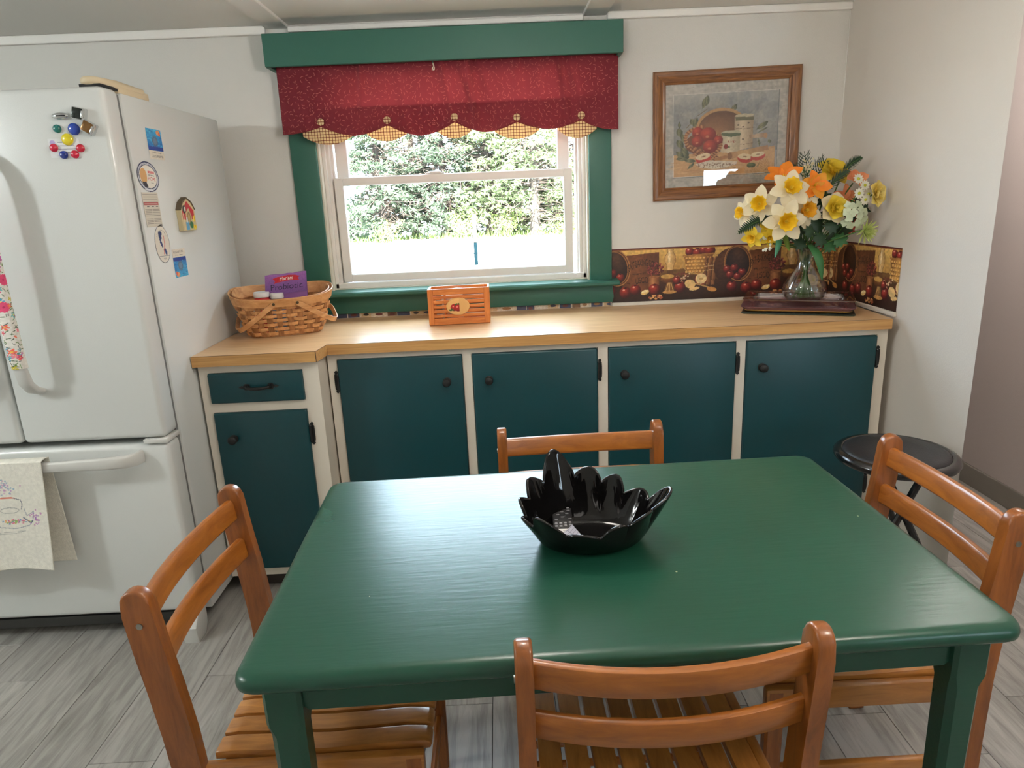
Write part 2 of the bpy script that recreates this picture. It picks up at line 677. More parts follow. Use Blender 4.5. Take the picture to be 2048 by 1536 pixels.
struct(g.obj('wall_far_right', mWall, smooth=0))
g = G()
g.box(-3.4, 3.6, -2.2, YB + .13, CZ, CZ + .06)
g.box(XR, 2.335, YB + .13, 4.9, CZ, CZ + .06)
ceil = struct(g.obj('ceiling', mCeil, smooth=0))
for i, (x0, x1) in enumerate(((-0.895, -0.80), (0.382, 0.480))):      # battens over the panel joints
    g = G()
    g.box(x0, x1, -0.9, YB, CZ - .012, CZ, bev=.003, seg=1)
    struct(g.obj('trim_%d' % (i + 1), mCeil, smooth=0))
g = G()                                     # strip where the ceiling meets the back wall
g.box(-3.3, -0.895, YB - .022, YB, CZ - .034, CZ - .001, bev=.005)
g.box(0.480, XR, YB - .022, YB, CZ - .030, CZ - .001, bev=.005)
g.box(-0.80, 0.382, YB - .035, YB, CZ - .032, CZ - .012, bev=.004)
struct(g.obj('trim_3', mCeil, smooth=0))
g = G()                                     # corner bead
g.tube([(XR - .001, YB - .001, 1.182), (XR - .001, YB - .001, CZ)], .002, 6)
struct(g.obj('trim_4', mWall))

# ------------------------------------------------------------------ window
win = struct(bpy.data.objects.new('window_1', None))
COL.objects.link(win)
win.location = ((WX0 + WX1) / 2, YB, WZ0)
WORLD[win.name] = Vector(win.location)
g = G()                                     # painted jamb lining
g.box(WX0, WX0 + .012, YB - .004, YB + .125, WZ0, WZ1)
g.box(WX1 - .012, WX1, YB - .004, YB + .125, WZ0, WZ1)
g.box(WX0, WX1, YB + .02, YB + .125, WZ0 - .02, WZ0 + .012)
g.box(WX0, WX1, YB, YB + .125, WZ1 - .012, WZ1)
g.obj('jamb', mat('chipped_cream_paint', (222, 216, 200), 0.45, var=0.06, vscale=14, bump=0.3, bscale=60), win, smooth=0)
g = G()                                     # vinyl frame with its tracks
for s in (-1, 1):
    e = WX0 + .012 if s < 0 else WX1 - .012
    for k, (w, d0, d1) in enumerate(((.016, .035, .12), (.030, .05, .12), (.040, .075, .12))):
        a, b = (e, e + w) if s < 0 else (e - w, e)
        g.box(a, b, YB + d0, YB + d1, WZ0, WZ1, bev=.002, seg=1)
g.box(WX0 + .012, WX1 - .012, YB + .035, YB + .12, WZ0 + .012, WZ0 + .036, bev=.003)
g.box(WX0 + .012, WX1 - .012, YB + .05, YB + .12, WZ1 - .05, WZ1 - .012, bev=.003)
g.obj('window_frame', mVinyl, win, smooth=0)
def sash(x0, x1, z0, z1, y0, y1, st, tp, bt):
    g = G()
    g.box(x0, x0 + st, y0, y1, z0, z1, bev=.003, seg=1)
    g.box(x1 - st, x1, y0, y1, z0, z1, bev=.003, seg=1)
    g.box(x0 + st - .001, x1 - st + .001, y0, y1, z1 - tp, z1, bev=.003, seg=1)
    g.box(x0 + st - .001, x1 - st + .001, y0, y1, z0, z0 + bt, bev=.003, seg=1)
    o = g.obj('sash', mVinyl, win, smooth=0)
    h = G()
    h.box(x0 + st - .004, x1 - st + .004, (y0 + y1) / 2 - .002, (y0 + y1) / 2 + .002, z0 + bt - .004, z1 - tp + .004)
    h.obj('pane', mPane, o, smooth=0)
    return o
lower = sash(-0.700, 0.334, 1.084, 1.533, YB + .052, YB + .080, .038, .035, .034)
upper = sash(-0.690, 0.326, 1.505, 1.935, YB + .086, YB + .112, .052, .045, .030)
g = G()
g.box(-.30, -.22, YB + .056, YB + .075, 1.531, 1.540, bev=.003)
g.box(-.285, -.235, YB + .048, YB + .06, 1.533, 1.545, bev=.004)
g.obj('sash_lock', mVinyl, lower)
# green casing, stool and apron
g = G()
g.box(-0.852, -0.744, YB - .019, YB + .002, 1.03, 2.0, bev=.004)
g.box(0.398, 0.494, YB - .019, YB + .002, 1.03, 2.0, bev=.004)
g.box(-0.744, 0.398, YB - .019, YB + .002, 1.90, 2.0, bev=.003)
struct(g.obj('trim_5', mGreen))
g = G()
g.prism([(YB - .062, 1.030), (YB - .068, 1.036), (YB - .068, 1.045), (YB - .062, 1.051), (YB + .03, 1.056), (YB + .03, 1.030)], -0.875, 0.522, 'x', bev=.002, seg=1)
struct(g.obj('trim_6', mGreen))
g = G()
g.prism([(-0.852, 1.030), (0.496, 1.030), (0.503, .975), (0.497, 0.951), (-0.852, 0.951)], YB - .017, YB + .001, 'y', bev=.004)
struct(g.obj('trim_7', mGreen))

# ------------------------------------------------------------------ outdoors
g = G()                                     # unseen dark wall, added to keep sky light off the refrigerator side
for k in range(22):
    z_ = -0.30 + k * .15
    g.prism([(3.19, z_), (8.0, z_), (8.0, z_ + .152), (3.19, z_ + .152)], 1.452, 1.470, 'x')
g.box(1.470, 2.42, 4.92, 8.0, -0.35, 3.0)
struct(g.obj('wall_sky_block', mat('dark_brown_blocker', (66, 56, 50), 0.8, var=0.1, vscale=6), smooth=0))
GZ = -0.35
g = G()
g.box(-26, 30, YB + .2, 60, GZ - .4, GZ)
struct(g.obj('ground', mat('pale_gravel', (228, 227, 222), 0.9, spec=0.0, var=0.08, vscale=1.5, bump=0.5, bscale=20), smooth=0))
g = G()
rs = np.random.RandomState(3)
for i in range(2600):
    x, y = rs.uniform(-9, 9), rs.uniform(31.2, 35.5)
    if -5.0 < x < -3.0 and y < 33.5:
        continue
    h, a, w = rs.uniform(.10, .42), rs.uniform(0, 6.28), rs.uniform(.015, .035)
    dx, dy = math.cos(a) * w, math.sin(a) * w
    lx, ly = rs.normal(0, .12, 2)
    v = [g.bm.verts.new(p) for p in ((x - dx, y - dy, GZ - .01), (x + dx, y + dy, GZ - .01), (x + lx, y + ly, GZ + h))]
    g.bm.faces.new(v)
o = stuff(g.obj('grass', mat('lawn_grass', (98, 116, 66), 0.8, spec=0.0, var=0.15, vscale=2, trl=0.3), smooth=0, nrm=False))
tag(o, 'strip of long pale grass along the foot of the trees outside', 'grass')
post = thingw('marker_post', 'slim weathered post standing on the gravel outside the window', 'post', (-0.64, 19.3, GZ))
g = G()
g.box(-.70, -.58, 19.24, 19.36, GZ + .62, GZ + 1.40, bev=.015)
g.obj('sleeve', mat('weathered_white', (52, 48, 44), 0.8, spec=0.0, var=0.15, vscale=12), post)
g = G()
g.box(-.69, -.59, 19.25, 19.35, GZ - .02, GZ + .62, bev=.01)
g.box(-.70, -.58, 19.24, 19.36, GZ + .30, GZ + .33)
g.obj('stake', mat('weathered_teal', (9, 22, 27), 0.8, spec=0.0, var=0.2, vscale=20), post)

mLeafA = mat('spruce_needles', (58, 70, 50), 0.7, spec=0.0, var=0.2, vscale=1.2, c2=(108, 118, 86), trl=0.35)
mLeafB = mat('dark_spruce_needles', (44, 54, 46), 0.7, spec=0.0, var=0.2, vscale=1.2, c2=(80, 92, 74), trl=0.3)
mTwig = mat('grey_twigs', (84, 74, 68), 0.9, spec=0.0, var=0.15, vscale=5)
mBark = mat('pale_bark', (64, 60, 56), 0.9, spec=0.0, var=0.2, vscale=9, bump=0.6, bscale=25)
def tri_mesh(name, V, m, parent):
    V = np.asarray(V, np.float32).reshape(-1, 3)
    n = len(V)
    me = bpy.data.meshes.new(name)
    me.vertices.add(n)
    me.vertices.foreach_set('co', V.ravel())
    me.loops.add(n)
    me.loops.foreach_set('vertex_index', np.arange(n, dtype=np.int32))
    me.polygons.add(n // 3)
    me.polygons.foreach_set('loop_start', np.arange(0, n, 3, dtype=np.int32))
    me.polygons.foreach_set('loop_total', np.full(n // 3, 3, np.int32))
    me.update(calc_edges=True)
    me.materials.append(m)
    return link(name, me, parent)
def spruce(x, y, h, r, seed, label, m, trunk=.2, z0=.9, dens=1.0):
    rs = np.random.RandomState(seed)
    t = thingw('spruce_tree', label, 'tree', (x, y, GZ))
    g = G()
    g.tube([(x, y, GZ - .1), (x + .05, y, GZ + .6), (x, y, GZ + h * .5), (x, y, GZ + h)], [trunk * 1.25, trunk, trunk * .6, .03], 10)
    g.obj('trunk', mBark, t)
    tw = G()
    T = []
    nb = int(95 * dens)
    for b in range(nb):
        f = rs.rand() ** 1.3
        z = z0 + f * (h - z0) * .75
        a = rs.uniform(0, 2 * PI)
        L = r * (1 - .6 * f) * rs.uniform(.7, 1.1)
        ca, sa = math.cos(a), math.sin(a)
        dr = rs.uniform(.15, .45) * L
        P = [(x + ca * L * s, y + sa * L * s, GZ + z + .12 * L * s - dr * s * s) for s in (0, .35, .7, 1)]
        tw.tube(P, [.03, .022, .014, .006], 4)
        for k in range(int(26 * dens) + 6):
            s = rs.uniform(.3, 1.05) ** .8
            px, py = x + ca * L * s, y + sa * L * s
            pz = GZ + z + .12 * L * s - dr * s * s
            sd = rs.normal(0, .22)
            px -= sa * sd
            py += ca * sd
            pz += rs.normal(-.08, .09)
            for q in range(3):
                d = rs.normal(0, 1, 3)
                d[2] = d[2] * .5 - .5
                d /= np.linalg.norm(d)
                e = np.cross(d, rs.normal(0, 1, 3))
                e /= np.linalg.norm(e) + 1e-6
                ln, wd = rs.uniform(.12, .30), rs.uniform(.03, .07)
                c = np.array([px, py, pz])
                T += [c - e * wd, c + e * wd, c + d * ln]
    for b in range(int(150 * dens)):         # dead inner twigs
        a, z = rs.uniform(0, 2 * PI), rs.uniform(.1, .6) * h * .8
        L = r * rs.uniform(.3, .95)
        a2 = a + rs.normal(0, .5)
        p0 = Vector((x, y, GZ + z))
        p1 = p0 + Vector((math.cos(a) * L * .5, math.sin(a) * L * .5, rs.normal(0, .15)))
        p2 = p0 + Vector((math.cos(a2) * L, math.sin(a2) * L, rs.normal(-.2, .35)))
        tw.tube([tuple(p0), tuple(p1), tuple(p2)], [.022, .014, .007], 3)
        for q in range(3):
            s_ = p1.lerp(p2, rs.rand())
            e_ = s_ + Vector(rs.normal(0, .28, 3))
            tw.tube([tuple(s_), tuple(e_)], [.008, .004], 3)
    stuff(tw.obj('bare_branches', mTwig, t))
    stuff(tri_mesh('needles', T, m, t))
spruce(1.75, 33.2, 9, 2.6, 1, 'spruce with a bare pale trunk showing at the right of the window', mLeafA, .24, 2.0, 1.0)
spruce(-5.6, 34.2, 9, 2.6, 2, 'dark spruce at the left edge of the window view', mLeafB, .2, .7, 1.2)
spruce(-2.6, 35.0, 10, 2.8, 3, 'dark-needled spruce behind the left half of the window', mLeafB, .22, .9, 1.3)
spruce(-0.4, 34.4, 9, 2.6, 4, 'bright drooping spruce in the middle of the window view', mLeafA, .2, .9, 1.2)
spruce(3.9, 34.6, 9, 2.7, 5, 'bushy light spruce at the right edge of the window view', mLeafA, .2, .6, 1.2)
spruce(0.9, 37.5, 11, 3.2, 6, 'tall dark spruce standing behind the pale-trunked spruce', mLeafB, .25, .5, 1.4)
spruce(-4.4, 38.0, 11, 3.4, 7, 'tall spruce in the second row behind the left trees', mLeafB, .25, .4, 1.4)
def shrub(x, y, h, r, seed, label):
    rs = np.random.RandomState(seed)
    t = thingw('roadside_shrub', label, 'shrub', (x, y, GZ))
    tw = G()
    T = []
    for b in range(16):
        a, l = rs.uniform(0, 6.28), rs.uniform(.3, 1) * r
        tip = np.array([x + math.cos(a) * l, y + math.sin(a) * l, GZ + h * rs.uniform(.5, 1)])
        tw.tube([(x, y, GZ), tuple((tip + np.array([x, y, GZ])) / 2 + rs.normal(0, .06, 3)), tuple(tip)], [.018, .012, .005], 4)
        for k in range(26):
            f = rs.uniform(.3, 1.05)
            c = np.array([x, y, GZ]) * (1 - f) + tip * f + rs.normal(0, .14, 3)
            d = rs.normal(0, 1, 3)
            d /= np.linalg.norm(d)
            e = np.cross(d, rs.normal(0, 1, 3))
            e /= np.linalg.norm(e) + 1e-6
            T += [c - e * .035, c + e * .035, c + d * .13]
    stuff(tw.obj('stems', mTwig, t))
    stuff(tri_mesh('foliage', T, mat('shrub_leaves', (92, 114, 58), 0.7, spec=0.0, var=0.2, vscale=3, c2=(138, 150, 90), trl=0.35), t))
for x, y, h, r, s, l in ((-1.6, 32.6, 1.3, 1.0, 21, 'low leafy shrub left of the marker post, at the tree line'),
                         (0.35, 32.8, 1.5, 1.0, 22, 'leafy shrub just right of the marker post, at the tree line'),
                         (-5.3, 32.4, 1.0, .9, 23, 'low shrub at the far left of the window view'),
                         (3.3, 32.5, .8, .8, 24, 'small shrub right of the pale spruce trunk')):
    shrub(x, y, h, r, s, l)
# small pane of the window behind the camera (what the picture glass mirrors)
w2 = struct(bpy.data.objects.new('window_2', None))
COL.objects.link(w2)
w2.location = (2.23, -.95, .95)
WORLD[w2.name] = Vector(w2.location)
g = G()
for a in ((2.02, 2.05, .95, 1.63), (2.41, 2.44, .95, 1.63), (2.05, 2.41, .95, .98), (2.05, 2.41, 1.60, 1.63)):
    g.box(a[0], a[1], -.99, -.91, a[2], a[3], bev=.003, seg=1)
g.obj('sash', mVinyl, w2, smooth=0)
g = G()
g.box(2.05, 2.41, -.953, -.948, .98, 1.60)
g.obj('pane', mPane, w2, smooth=0)

# ------------------------------------------------------------------ base cabinets and worktop
CT = 0.9305
def iron_hinge(x, z, y, parent, h=.088, side=1):
    """face-mounted hinge with spade ends"""
    g = G()
    pts = []
    prof = ((-.5, .000), (-.46, .0045), (-.42, .0065), (-.385, .0045), (-.36, .003), (-.33, .007), (-.15, .008), (.15, .008), (.33, .007), (.36, .003), (.385, .0045), (.42, .0065), (.46, .0045), (.5, .0))
    L = [(x - w, z + t * h) for t, w in prof] + [(x + w, z + t * h) for t, w in prof[::-1] if w > 0]
    g.prism(L, y - .004, y + .001, 'y')
    g.tube([(x - side * .005, y - .006, z - .3 * h), (x - side * .005, y - .006, z + .3 * h)], .0055, 8)
    for s in (-1, 1):
        g.ball((x - side * .005, y - .006, z + s * .33 * h), .0058, 5)
    return g.obj('hinge', mIron, parent)
def knob(x, z, y, parent):
    g = G()
    n = 20
    prof = ((.0155, 0), (.0155, .002), (.007, .004), (.006, .012), (.011, .016), (.0152, .020), (.0158, .024), (.013, .028), (.006, .0305), (.0008, .031))
    rs = [[(x + r * math.cos(2 * PI * j / n), y - d, z + r * math.sin(2 * PI * j / n)) for j in range(n)] for r, d in prof]
    g.rings(rs)
    return g.obj('knob', mIron, parent)
mFace = mat('cabinet_white_paint', (224, 216, 202), 0.42, var=0.04, vscale=10, bump=0.12, bscale=80)
# long cabinet
KY = 2.484
lc = thingw('base_cabinet', 'long white base cabinet with four dark green doors under the window', 'cabinet', (0.4, 2.76, FL))
DX = [(-0.6203, -0.1546), (-0.1202, 0.3502), (0.3896, 0.8700), (0.9077, 1.3992)]
DZ0, DZ1 = 0.130, 0.868
g = G()
F0, F1 = KY, KY + .02
xs = [-0.655] + [v for d in DX for v in d] + [1.440]
g.box(-0.655, 1.440, F0, F1, DZ1, 0.893)
g.box(-0.655, 1.440, F0, F1, 0.07, DZ0)
for i in range(0, 10, 2):
    g.box(xs[i] if i == 0 else xs[i] + .001, xs[i + 1] - .001 if i < 8 else xs[9], F0, F1, DZ0, DZ1)
g.obj('face_frame', mFace, lc, smooth=0)
g = G()
g.box(-0.655, 1.438, F1, YB - .004, 0.07, 0.885)
g.box(-0.655, 1.438, F1 + .05, F1 + .07, FL, 0.07)
g.obj('carcass', mFace, lc, smooth=0)
KN = [(-0.216, .767), (-0.059, .767), (0.449, .765), (0.968, .766)]
HX = [(-0.6275, 1), (0.3585, -1), (0.8785, -1), (1.4075, -1)]
for i, (a, b) in enumerate(DX):
    g = G()
    g.box(a + .0012, b - .0012, KY - .012, KY + .018, DZ0 + .001, DZ1 - .001, bev=.006, seg=3)
    d = g.obj('door', mDoor, lc)
    knob(KN[i][0], KN[i][1], KY - .012, d)
    iron_hinge(HX[i][0], .782, KY, d, side=-HX[i][1])
    iron_hinge(HX[i][0], .270, KY, d, side=-HX[i][1])
# short cabinet by the refrigerator
LY = 2.375
sc_ = thingw('base_cabinet', 'narrow white base cabinet with one drawer and one green door beside the refrigerator', 'cabinet', (-0.876, 2.7, FL))
CX0, CX1 = -1.086, -0.662
g = G()
dx0, dx1 = -1.0551, -0.7187
g.box(CX0, CX1, LY, LY + .02, .863, .893)
g.box(CX0, CX1, LY, LY + .02, .716, .7501)
g.box(CX0, CX1, LY, LY + .02, .055, .086)
for z0, z1 in ((.7501, .863), (.086, .716)):
    g.box(CX0, dx0, LY, LY + .02, z0, z1)
    g.box(dx1, CX1, LY, LY + .02, z0, z1)
g.obj('face_frame', mFace, sc_, smooth=0)
g = G()
g.box(CX0, CX1, LY + .02, YB - .004, .055, .885)
g.box(CX0, CX1, LY + .075, LY + .09, FL, .055)
g.obj('carcass', mFace, sc_, smooth=0)
g = G()
g.box(CX0, CX1, LY + .06, LY + .075, FL, .055)
g.obj('toe_board', mat('dark_toe_board', (66, 60, 55), 0.7), sc_, smooth=0)
g = G()
g.box(dx0 + .001, dx1 - .001, LY - .012, LY + .018, .7511, .862, bev=.006, seg=3)
dr = g.obj('drawer', mDoor, sc_)
g = G()
zp, yp = .8095, LY - .012
g.tube([(-.918, yp - .002, zp), (-.914, yp - .014, zp), (-.900, yp - .022, zp - .002), (-.876, yp - .024, zp - .003), (-.852, yp - .022, zp - .002), (-.838, yp - .014, zp), (-.834, yp - .002, zp)], [.007, .006, .0055, .0065, .0055, .006, .007], 10)
for s in (-1, 1):
    c = -.876 + s * .042
    pts = [(c + s * .030, zp), (c + s * .018, zp + .006), (c + s * .014, zp + .003), (c + s * .006, zp + .012), (c - s * .008, zp + .010), (c - s * .012, zp),
           (c - s * .008, zp - .010), (c + s * .006, zp - .012), (c + s * .014, zp - .003), (c + s * .018, zp - .006)]
    g.prism(pts if s < 0 else pts, yp - .003, yp + .001, 'y')
g.obj('pull_handle', mIron, dr)
g = G()
g.box(dx0 + .001, dx1 - .001, LY - .012, LY + .018, .087, .715, bev=.006, seg=3)
d = g.obj('door', mDoor, sc_)
knob(-.992, .618, LY - .012, d)
iron_hinge(-.7085, .622, LY, d, side=1)
iron_hinge(-.7085, .17, LY, d, side=1)
# worktop
wt = thingw('worktop', 'light oak laminate worktop running under the window with a stepped front edge', 'worktop', (0.2, 2.75, CT))
mLam = wood('oak_laminate', (226, 190, 146), (196, 152, 104), axis=0, stretch=26, scale=3.0, rough=0.3, bump=0.03, contrast=(.3, .7))
mLamE = wood('oak_laminate_edge', (206, 160, 100), (170, 122, 68), axis=0, stretch=26, scale=3.5, rough=0.4, bump=0.03, contrast=(.3, .7))
mSeam = mat('laminate_seam', (84, 58, 36), 0.7)
OUT = [(-1.093, 2.3505), (-.6584, 2.3505), (-.6453, 2.4592), (1.4385, 2.4592), (1.471, YB - .002), (-1.093, YB - .002)]
g = G()
g.prism(OUT, CT - .0385, CT, 'z')
g.obj('top', mLam, wt, smooth=0)
g = G()
def strip(a, b, z0, z1, t):
    a, b = Vector((*a, 0)), Vector((*b, 0))
    d = (b - a).normalized()
    n = Vector((d.y, -d.x, 0)) * t
    q = [a, b, b + n, a + n]
    g.prism([(p.x, p.y) for p in q], z0, z1, 'z')
for a, b in zip(OUT[:3], OUT[1:4]):
    strip(a, b, CT - .0385, CT - .0012, .0012)
g.obj('edge_band', mLamE, wt, smooth=0)
g = G()
for a, b in zip(OUT[:3], OUT[1:4]):
    strip(a, b, CT - .0013, CT - .0001, .0013)
for p in OUT[1:3]:
    g.box(p[0] - .0012, p[0] + .0012, p[1] - .0018, p[1] + .001, CT - .0385, CT)
g.obj('edge_seam', mSeam, wt, smooth=0)
# white strip along the back of the worktop
g = G()
g.box(0.497, XR, YB - .012, YB, CT, .9455, bev=.002, seg=1)
g.box(XR - .012, XR, 2.50, YB - .012, CT - .002, .9455, bev=.002, seg=1)
struct(g.obj('trim_8', mTrimW, smooth=0))

# ------------------------------------------------------------------ wallpaper borders (flat print)
PU = 0.544          # length of one repeat of the pattern
def apple(c, x, y, r, dark=False):
    c.ell(x, y, r * 1.04, r, (190, 60, 48) if not dark else (120, 34, 30), c2=(62, 14, 14))
    c.ell(x - r * .3, y - r * .45, r * .22, r * .14, (240, 190, 160), al=.8)
    c.ell(x, y - r * .8, r * .3, r * .12, (58, 18, 14))
def border_canvas(length, u0, sgn=1):
    """pattern from crate, lamp, apple basket and tipped barrel; units are metres, u0 = metres from a barrel centre"""
    H = .235
    c = Cv(length, H, 560, (190, 146, 72))
    c.vgrad((224, 182, 102), (168, 120, 58), y0=0, y1=.13)
    c.vgrad((70, 40, 24), (44, 24, 16), y0=.13, y1=H)
    k = 1 / 1475.0
    n0 = int(math.floor(u0 / PU)) - 1
    for t in range(n0, n0 + int(length / PU) + 4):
        ox = t * PU - u0
        f = lambda px: ox + (px - 110) * k
        w = lambda py: (py - 100) * k
        # shade of the table line
        c.poly([(f(395), w(250)), (f(800), w(235)), (f(800), w(320)), (f(395), w(320))], (88, 58, 30), .75)
        # sign crate
        c.poly([(f(165), w(148)), (f(392), w(130)), (f(392), w(370)), (f(150), w(395))], (124, 74, 44), c2=(88, 50, 30))
        c.line([(f(165), w(150)), (f(390), w(134))], 8 * k, (110, 64, 38))
        for yy in (205, 262, 320):
            c.line([(f(172), w(yy + 8)), (f(388), w(yy - 8))], 1.6 * k, (50, 26, 18))
        pass
        # barrel basket lying on its side
        c.ell(f(70), w(240), 118 * k, 118 * k, (104, 62, 36), rot=.2, c2=(58, 32, 20))
        for yy in range(-90, 100, 26):
            c.line([(f(-34), w(245 + yy * .9)), (f(60), w(238 + yy * 1.1))], 2 * k, (70, 40, 24))
        c.ell(f(112), w(222), 92 * k, 120 * k, (170, 116, 66), rot=-.22)
        c.ell(f(112), w(222), 86 * k, 114 * k, (96, 58, 34), rot=-.22)
        c.ell(f(110), w(222), 80 * k, 107 * k, (150, 98, 54), rot=-.22)
        c.ell(f(108), w(222), 76 * k, 103 * k, (84, 52, 34), rot=-.22, c2=(34, 20, 16), off=(.2, -.6))
        for ax, ay in ((40, 260), (88, 254), (140, 284), (62, 296), (112, 310)):
            apple(c, f(ax), w(ay), 26 * k)
        fit = lambda s_, L, sz: L * k / (glyph_tris(s_)[1] * sz)
        c.text('ENT BAKING CO.', f(281), w(246), .046, (36, 20, 14), sx=fit('ENT BAKING CO.', 176, .046), rot=-.10, arc=.020)
        c.text('MADE WITH', f(262), w(272), .011, (44, 24, 16), sx=fit('MADE WITH', 84, .011), rot=-.05)
        c.text('USCO', f(282), w(332), .038, (36, 20, 14), sx=fit('USCO', 84, .038), rot=-.07, arc=.004)
        # dried flowers in a pot
        rs = np.random.RandomState(4)
        for i in range(120):
            a, r = rs.uniform(0, 6.28), 60 * math.sqrt(rs.rand())
            c.ell(f(370 + .9 * r * math.cos(a)), w(240 + .72 * r * math.sin(a)), 5 * k, 5 * k, ((120, 46, 44), (86, 34, 36), (146, 70, 60), (70, 30, 26))[i % 4])
        c.rect(f(328), w(288), f(396), w(362), (188, 128, 78), c2=(110, 66, 40))
        c.ell(f(362), w(288), 34 * k, 7 * k, (150, 96, 58))
        # oil lamp
        ch = [(448, 106), (486, 106), (484, 132), (500, 160), (502, 190), (490, 222), (484, 250), (448, 250), (444, 222), (430, 190), (432, 160), (450, 132)]
        c.poly([(f(a), w(b)) for a, b in ch], (226, 188, 128), c2=(180, 138, 84))
        c.line([(f(a), w(b)) for a, b in ch + ch[:1]], 3 * k, (120, 84, 46))
        c.ell(f(460), w(165), 8 * k, 40 * k, (248, 226, 178), al=.8)
        c.rect(f(446), w(250), f(488), w(272), (96, 62, 34))
        c.ell(f(466), w(305), 60 * k, 34 * k, (150, 96, 44), c2=(74, 40, 24))
        c.ell(f(450), w(290), 44 * k, 14 * k, (220, 178, 96), al=.7)
        c.poly([(f(448), w(330)), (f(484), w(330)), (f(506), w(392)), (f(424), w(392))], (150, 108, 62), c2=(84, 52, 32))
        c.ell(f(465), w(393), 46 * k, 11 * k, (190, 140, 80))
        for sx in (-16, 0, 16):
            c.line([(f(465 + sx * .5), w(332)), (f(465 + sx * 1.6), w(388))], 3 * k, (222, 180, 110))
        # apple basket
        for ax, ay, r in ((592, 136, 28), (644, 146, 32), (686, 130, 30), (724, 134, 36)):
            apple(c, f(ax), w(ay), r * k)
        c.poly([(f(554), w(160)), (f(750), w(152)), (f(726), w(262)), (f(650), w(282)), (f(580), w(268))], (196, 140, 70), c2=(122, 78, 36))
        for r_ in range(5):
            yy = 172 + r_ * 22
            for q in range(8):
                xx = 566 + q * 23 + (11 if r_ % 2 else 0)
                if xx < 738 - r_ * 5:
                    c.rect(f(xx), w(yy), f(xx + 15), w(yy + 12), (220, 170, 98))
                    c.line([(f(xx), w(yy + 14)), (f(xx + 15), w(yy + 14))], 2 * k, (92, 56, 28))
        c.line([(f(552), w(162)), (f(752), w(154))], 9 * k, (164, 112, 58))
        c.line([(f(558), w(168)), (f(550), w(232)), (f(586), w(270)), (f(650), w(284)), (f(688), w(272))], 5 * k, (190, 150, 90))
        # cinnamon bundle
        for q in range(7):
            xx = 694 + q * 11
            c.line([(f(xx + 8), w(176 + (q % 3) * 5)), (f(xx - 4), w(352))], 10 * k, ((124, 78, 46), (94, 56, 34), (150, 100, 60))[q % 3])
        c.line([(f(692), w(236)), (f(768), w(230))], 5 * k, (206, 170, 120))
        c.line([(f(692), w(262)), (f(768), w(256))], 3 * k, (206, 170, 120))
        # nuts and cloth
        for i in range(34):
            c.ell(f(505 + rs.rand() * 90), w(272 + rs.rand() * 60), 6 * k, 5 * k, ((210, 180, 140), (150, 90, 66), (110, 50, 44))[i % 3])
        # cut apples, knife
        c.ell(f(672), w(316), 42 * k, 38 * k, (140, 60, 40))
        c.ell(f(672), w(314), 37 * k, 34 * k, (232, 204, 148))
        c.ell(f(672), w(316), 12 * k, 9 * k, (190, 150, 96))
        c.ell(f(600), w(346), 36 * k, 28 * k, (222, 186, 124), rot=.3)
        c.ell(f(630), w(378), 34 * k, 11 * k, (226, 190, 130), rot=-.15)
        c.line([(f(640), w(346)), (f(735), w(376))], 8 * k, (190, 150, 96))
        c.ell(f(745), w(386), 32 * k, 15 * k, (200, 140, 74), rot=.2)
        # loose apples
        for ax, ay, r in ((172, 384, 37), (238, 368, 35), (365, 372, 38), (534, 364, 36), (513, 318, 26), (76, 372, 34), (200, 350 + 200, 1), (262, 326 + 300, 1)):
            if ay < 460:
                apple(c, f(ax), w(ay), r * k)
        c.ell(f(302), w(388), 28 * k, 15 * k, (226, 190, 120), rot=-.3)
        c.ell(f(302), w(382), 24 * k, 8 * k, (250, 226, 170), rot=-.3)
        for i in range(16):
            c.ell(f(330 + rs.rand() * 90), w(412 + rs.rand() * 22), 9 * k, 6 * k, ((216, 160, 100), (160, 84, 56))[i % 2])
    c.rect(0, 0, length, .006, (86, 26, 22))
    c.rect(0, .006, length, .009, (168, 118, 60))
    c.noise(.22, 4)
    return c
BZ0, BZ1 = .945, 1.181
t = thingw('wallpaper_border', 'wallpaper border of apples, barrels and lamps on the back wall above the worktop', 'wallpaper border', (.98, YB, BZ0))
LB = XR - .497
printed('print', border_canvas(LB, .497 - .515), lambda u, v: (.497 + u * LB, YB - .0012 + 0 * u, BZ0 + v * (BZ1 - BZ0)), t, printmat('printed_wallpaper', .5))
t = thingw('wallpaper_border', 'short length of apple wallpaper border on the right wall behind the flowers', 'wallpaper border', (XR, 2.78, BZ0))
LR = YB - 2.505
printed('print', border_canvas(LR, XR - .515 - .042), lambda u, v: (XR - .0012 + 0 * u, YB - u * LR + (v - .5) * 0, BZ0 + v * (BZ1 - BZ0)), t, printmat('printed_wallpaper', .5))
# older border peeping out under the window apron
c = Cv(1.40, .03, 900, (206, 196, 178))
rs = np.random.RandomState(8)
x = .02
while x < 1.38:
    wd = rs.uniform(.03, .075)
    c.rect(x, .0, x + wd, .03, ((214, 202, 180), (196, 170, 132), (60, 66, 92), (222, 212, 196), (120, 90, 62), (70, 74, 96))[rs.randint(6)])
    if rs.rand() < .6:
        c.ell(x + wd / 2, .012 + .01 * rs.rand(), wd * .28, .008, ((58, 60, 84), (150, 110, 70), (96, 44, 40), (40, 36, 40))[rs.randint(4)])
    if rs.rand() < .5:
        c.line([(x, .002), (x + wd, .004)], .002, (70, 60, 60))
    x += wd + rs.uniform(0, .012)
c.noise(.2, 4)
t = thingw('wallpaper_border', 'sliver of an older blue and tan border showing under the window apron', 'wallpaper border', (-.2, YB, CT))
printed('print', c, lambda u, v: (-.90 + u * 1.39, YB - .0012 + 0 * u, CT + .0005 + v * .022), t, printmat('printed_wallpaper', .5))

